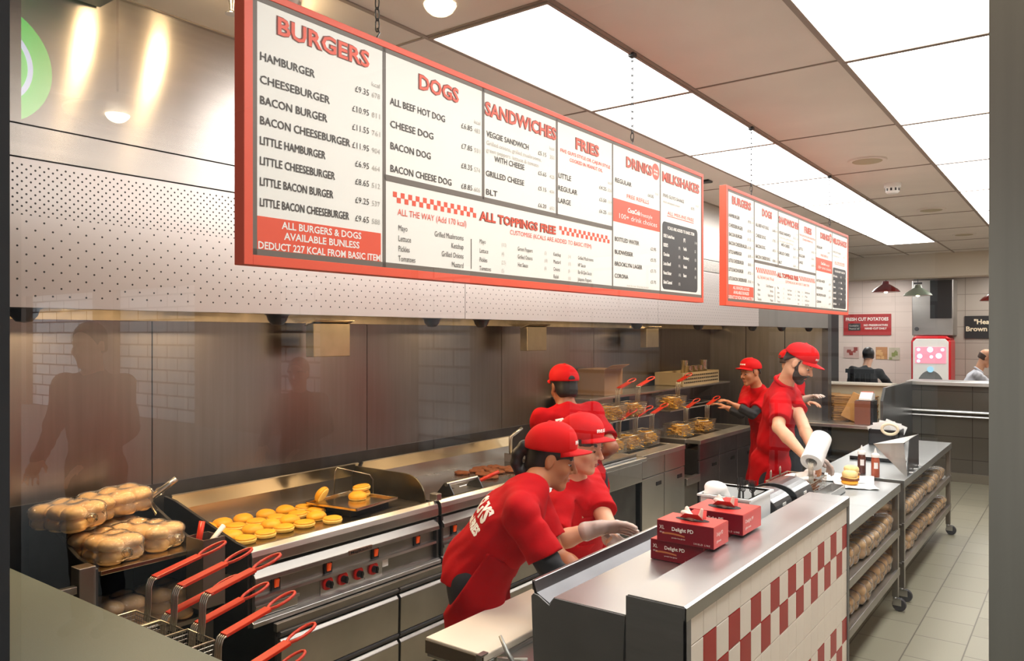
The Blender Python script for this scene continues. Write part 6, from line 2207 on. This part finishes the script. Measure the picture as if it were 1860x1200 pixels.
FG = ('FIVE GUYS', 'BURGERS and FRIES')
person('person in red shirt and cap with one black sleeve, leaning over the cutting board', at(864, 1035, 3.05), at(968, 884, 2.99), at(1001, 832, 3.10), 30, 34, 15,
       (at(1006, 1042, 2.78), at(1075, 1062, 2.88)), (at(1010, 1010, 3.12), at(1075, 1050, 3.02)), skin='skin_tan', res=.0055, apron='waist', hairstyle='loop', undersleeve='R', female=True, texts=((FG, 'back', .062, .26),), curl=(.5, .5), build=1.03, hem=-.02, hz=.92, crown=.012)
person('person in red shirt and cap stretching a clear gloved hand over the prep counter', at(1038, 1035, 3.60), at(1044, 872, 3.50), at(1056, 808, 3.45), 8, 6, 13,
       (at(1006, 986, 3.22), at(1083, 958, 3.17)), (at(1104, 955, 3.36), at(1112, 985, 3.20)), skin='skin', res=.0055, apron='bib', hairstyle='tied', glove=(True, True), female=True, texts=((FG, 'chest', .017, .085),), curl=(.30, .35), hdir=((.76, .65, .03), (.85, .2, -.2)), hair='hair_brown', hz=.92, crown=.010, palm=((.45, -.55, -.75), (0, .5, -1)))
person('person in red shirt and cap seen from behind, standing at the second griddle', at(1056, 872, 4.82), at(1026, 738, 4.95), at(1024, 702, 5.0), 150, 148, 12,
       (at(1112, 812, 4.80), at(1075, 838, 5.05)), (at(985, 812, 5.15), at(968, 842, 5.45)), skin='skin_brown', res=.0075, bk=.135, texts=((FG, 'back', .045, .25),), apron='waist')
person('person in red shirt and cap with black sleeves, working at the far fryer', at(1392, 792, 7.9), at(1376, 703, 7.85), at(1363, 676, 7.8), 232, 240, 10,
       (at(1345, 752, 7.7), at(1322, 741, 7.75)), (at(1366, 752, 7.5), at(1336, 736, 7.55)), skin='skin_tan', res=.008, legs='jeans', undersleeve='RL', undersh=.6, apron='waist', hairstyle='side')
person('person in red polo shirt and cap bowed over the bread rack, holding a paper roll', at(1398, 842, 5.85), at(1424, 699, 5.62), at(1451, 659, 5.5), 14, 2, 31,
       (at(1414, 776, 5.30), at(1462, 829, 5.08)), (at(1456, 765, 5.50), at(1480, 826, 5.16)), skin='skin', res=.0065, apron='bib', beard=True, hairstyle='side', collar=True, texts=((FG, 'chest', .020, .10),), hair='beard', curl=(.55, .55), glove=(False, True), hdir=((.55, .5, -.5), (.6, .3, -.4)), build=1.1, captilt=6)
person('person in a red cap mostly hidden behind the one holding the paper roll', at(1438, 770, 8.7), at(1436, 682, 8.65), at(1434, 656, 8.6), 40, 50, 10,
       (at(1452, 728, 8.4), at(1469, 722, 8.3)), (at(1448, 728, 8.8), at(1466, 730, 8.7)), skin='skin', res=.009, hairstyle='side', glove=(True, False), hair='hair_brown')
person('person in a black jacket seen from behind on a stool in the dining room', V((-2.71, 12.56, .88)), V((-2.70, 12.70, 1.44)), at(1577, 646, 11.95), 105, 110, 5,
       ((-2.42, 12.95, 1.18), (-2.50, 13.12, 1.09)), ((-2.98, 12.90, 1.18), (-2.86, 13.14, 1.09)), top='black_jacket', res=.010, cap=False, sitting=True, sleeves='long', feet_z=.0)
person('person in a white shirt bending forward beside the steel column', V((-1.52, 13.38, .88)), V((-1.30, 13.44, 1.40)), at(1791, 650, 11.55), 12, 14, 28,
       ((-1.10, 13.22, 1.16), (-.86, 13.36, 1.11)), ((-1.12, 13.66, 1.18), (-.86, 13.60, 1.11)), top='white_shirt', res=.010, cap=False, sitting=True, sleeves='long', hairstyle='bald', hair='hair_brown', collar=True)

# the roll of paper in the bearded man's hands, with wire tongs in it
a, c = at(1492, 795, 5.0), at(1475, 836, 4.86)
d = (c - a).normalized()
c = c + d * .02
pr_ = thing('paper_roll', 'white paper roll tilted in a worker\'s hands, wire tongs in its mouth', 'paper roll', c)
rr = MB()
n = 28
x_ = d.cross(V((0, 0, 1))).normalized()
y_ = x_.cross(d).normalized()
ringpts = []
for (o, r_) in ((0, .064), (.98, .068), (1.0, .066), (1.0, .036), (.25, .033)):
    q = a + (c - a) * o
    ringpts.append([q + (x_ * math.cos(2 * PI * k / n) + y_ * math.sin(2 * PI * k / n)) * r_ for k in range(n)])
vs = [p for rg in ringpts for p in rg]
fs = [(i * n + k, i * n + (k + 1) % n, (i + 1) * n + (k + 1) % n, (i + 1) * n + k) for i in range(4) for k in range(n)]
fs += [tuple(range(n)), tuple(4 * n + k for k in range(n))]
rr.add(vs, fs)
ob('roll', rr, mat('white_roll', (.9, .9, .89), .6), pr_, smooth=True)
tt = thing('wire_tongs', 'thin wire tongs hanging from the mouth of the white paper roll', 'tongs', c)
tm = MB()
for k in range(4):
    o = (k - 1.5) * .009
    p0 = c + x_ * o - d * .03
    tm.tube([p0, c + x_ * o + d * .012 + V((0, 0, .004)), c + x_ * o * .9 + d * .03 + V((.004, .01, -.055)), c + x_ * o * .8 + d * .03 + V((.006, .014, -.11))], .0028, 6)
tm.tube([c + x_ * -.014 + d * .03 + V((.005, .012, -.07)), c + x_ * .014 + d * .03 + V((.005, .012, -.07))], .002, 6)
ob('wires', tm, 'wire', tt, smooth='all')

t = thing('bar_stool', 'black bar stool under the customer in the white shirt', 'stool', (-1.55, 13.38, 0))
ob('seat', B(-1.75, -1.35, 13.19, 13.57, .74, .78), 'blackm', t, bevel=.01)
for sx in (-1.73, -1.40):
    for sy in (13.21, 13.52):
        ob('leg', B(sx, sx + .03, sy, sy + .03, 0, .74), 'blackm', t)
# two passers-by on the pavement, seen only as dark reflections in the window glass
person('person in a dark coat on the pavement, reflected above the bagged buns', V((-4.6, -.95, 1.18)), V((-4.6, -.93, 1.72)), V((-4.58, -.90, 1.89)), 60, 60, 5, ((-4.32, -1.0, 1.42), (-4.40, -.80, 1.25)), ((-4.9, -.85, 1.42), (-4.75, -.70, 1.25)), top='black_jacket', res=.012, cap=False, sleeves='long', feet_z=.25, eyes=False)
person('person in a dark coat on the pavement, reflected in the wall behind the griddle', V((-5.24, -2.9, .98)), V((-5.24, -2.88, 1.46)), V((-5.22, -2.86, 1.63)), 60, 60, 5, ((-4.97, -2.95, 1.2), (-5.05, -2.75, 1.05)), ((-5.52, -2.8, 1.2), (-5.4, -2.65, 1.05)), top='black_jacket', res=.012, cap=False, sleeves='long', feet_z=.25, eyes=False, hairstyle='tied')
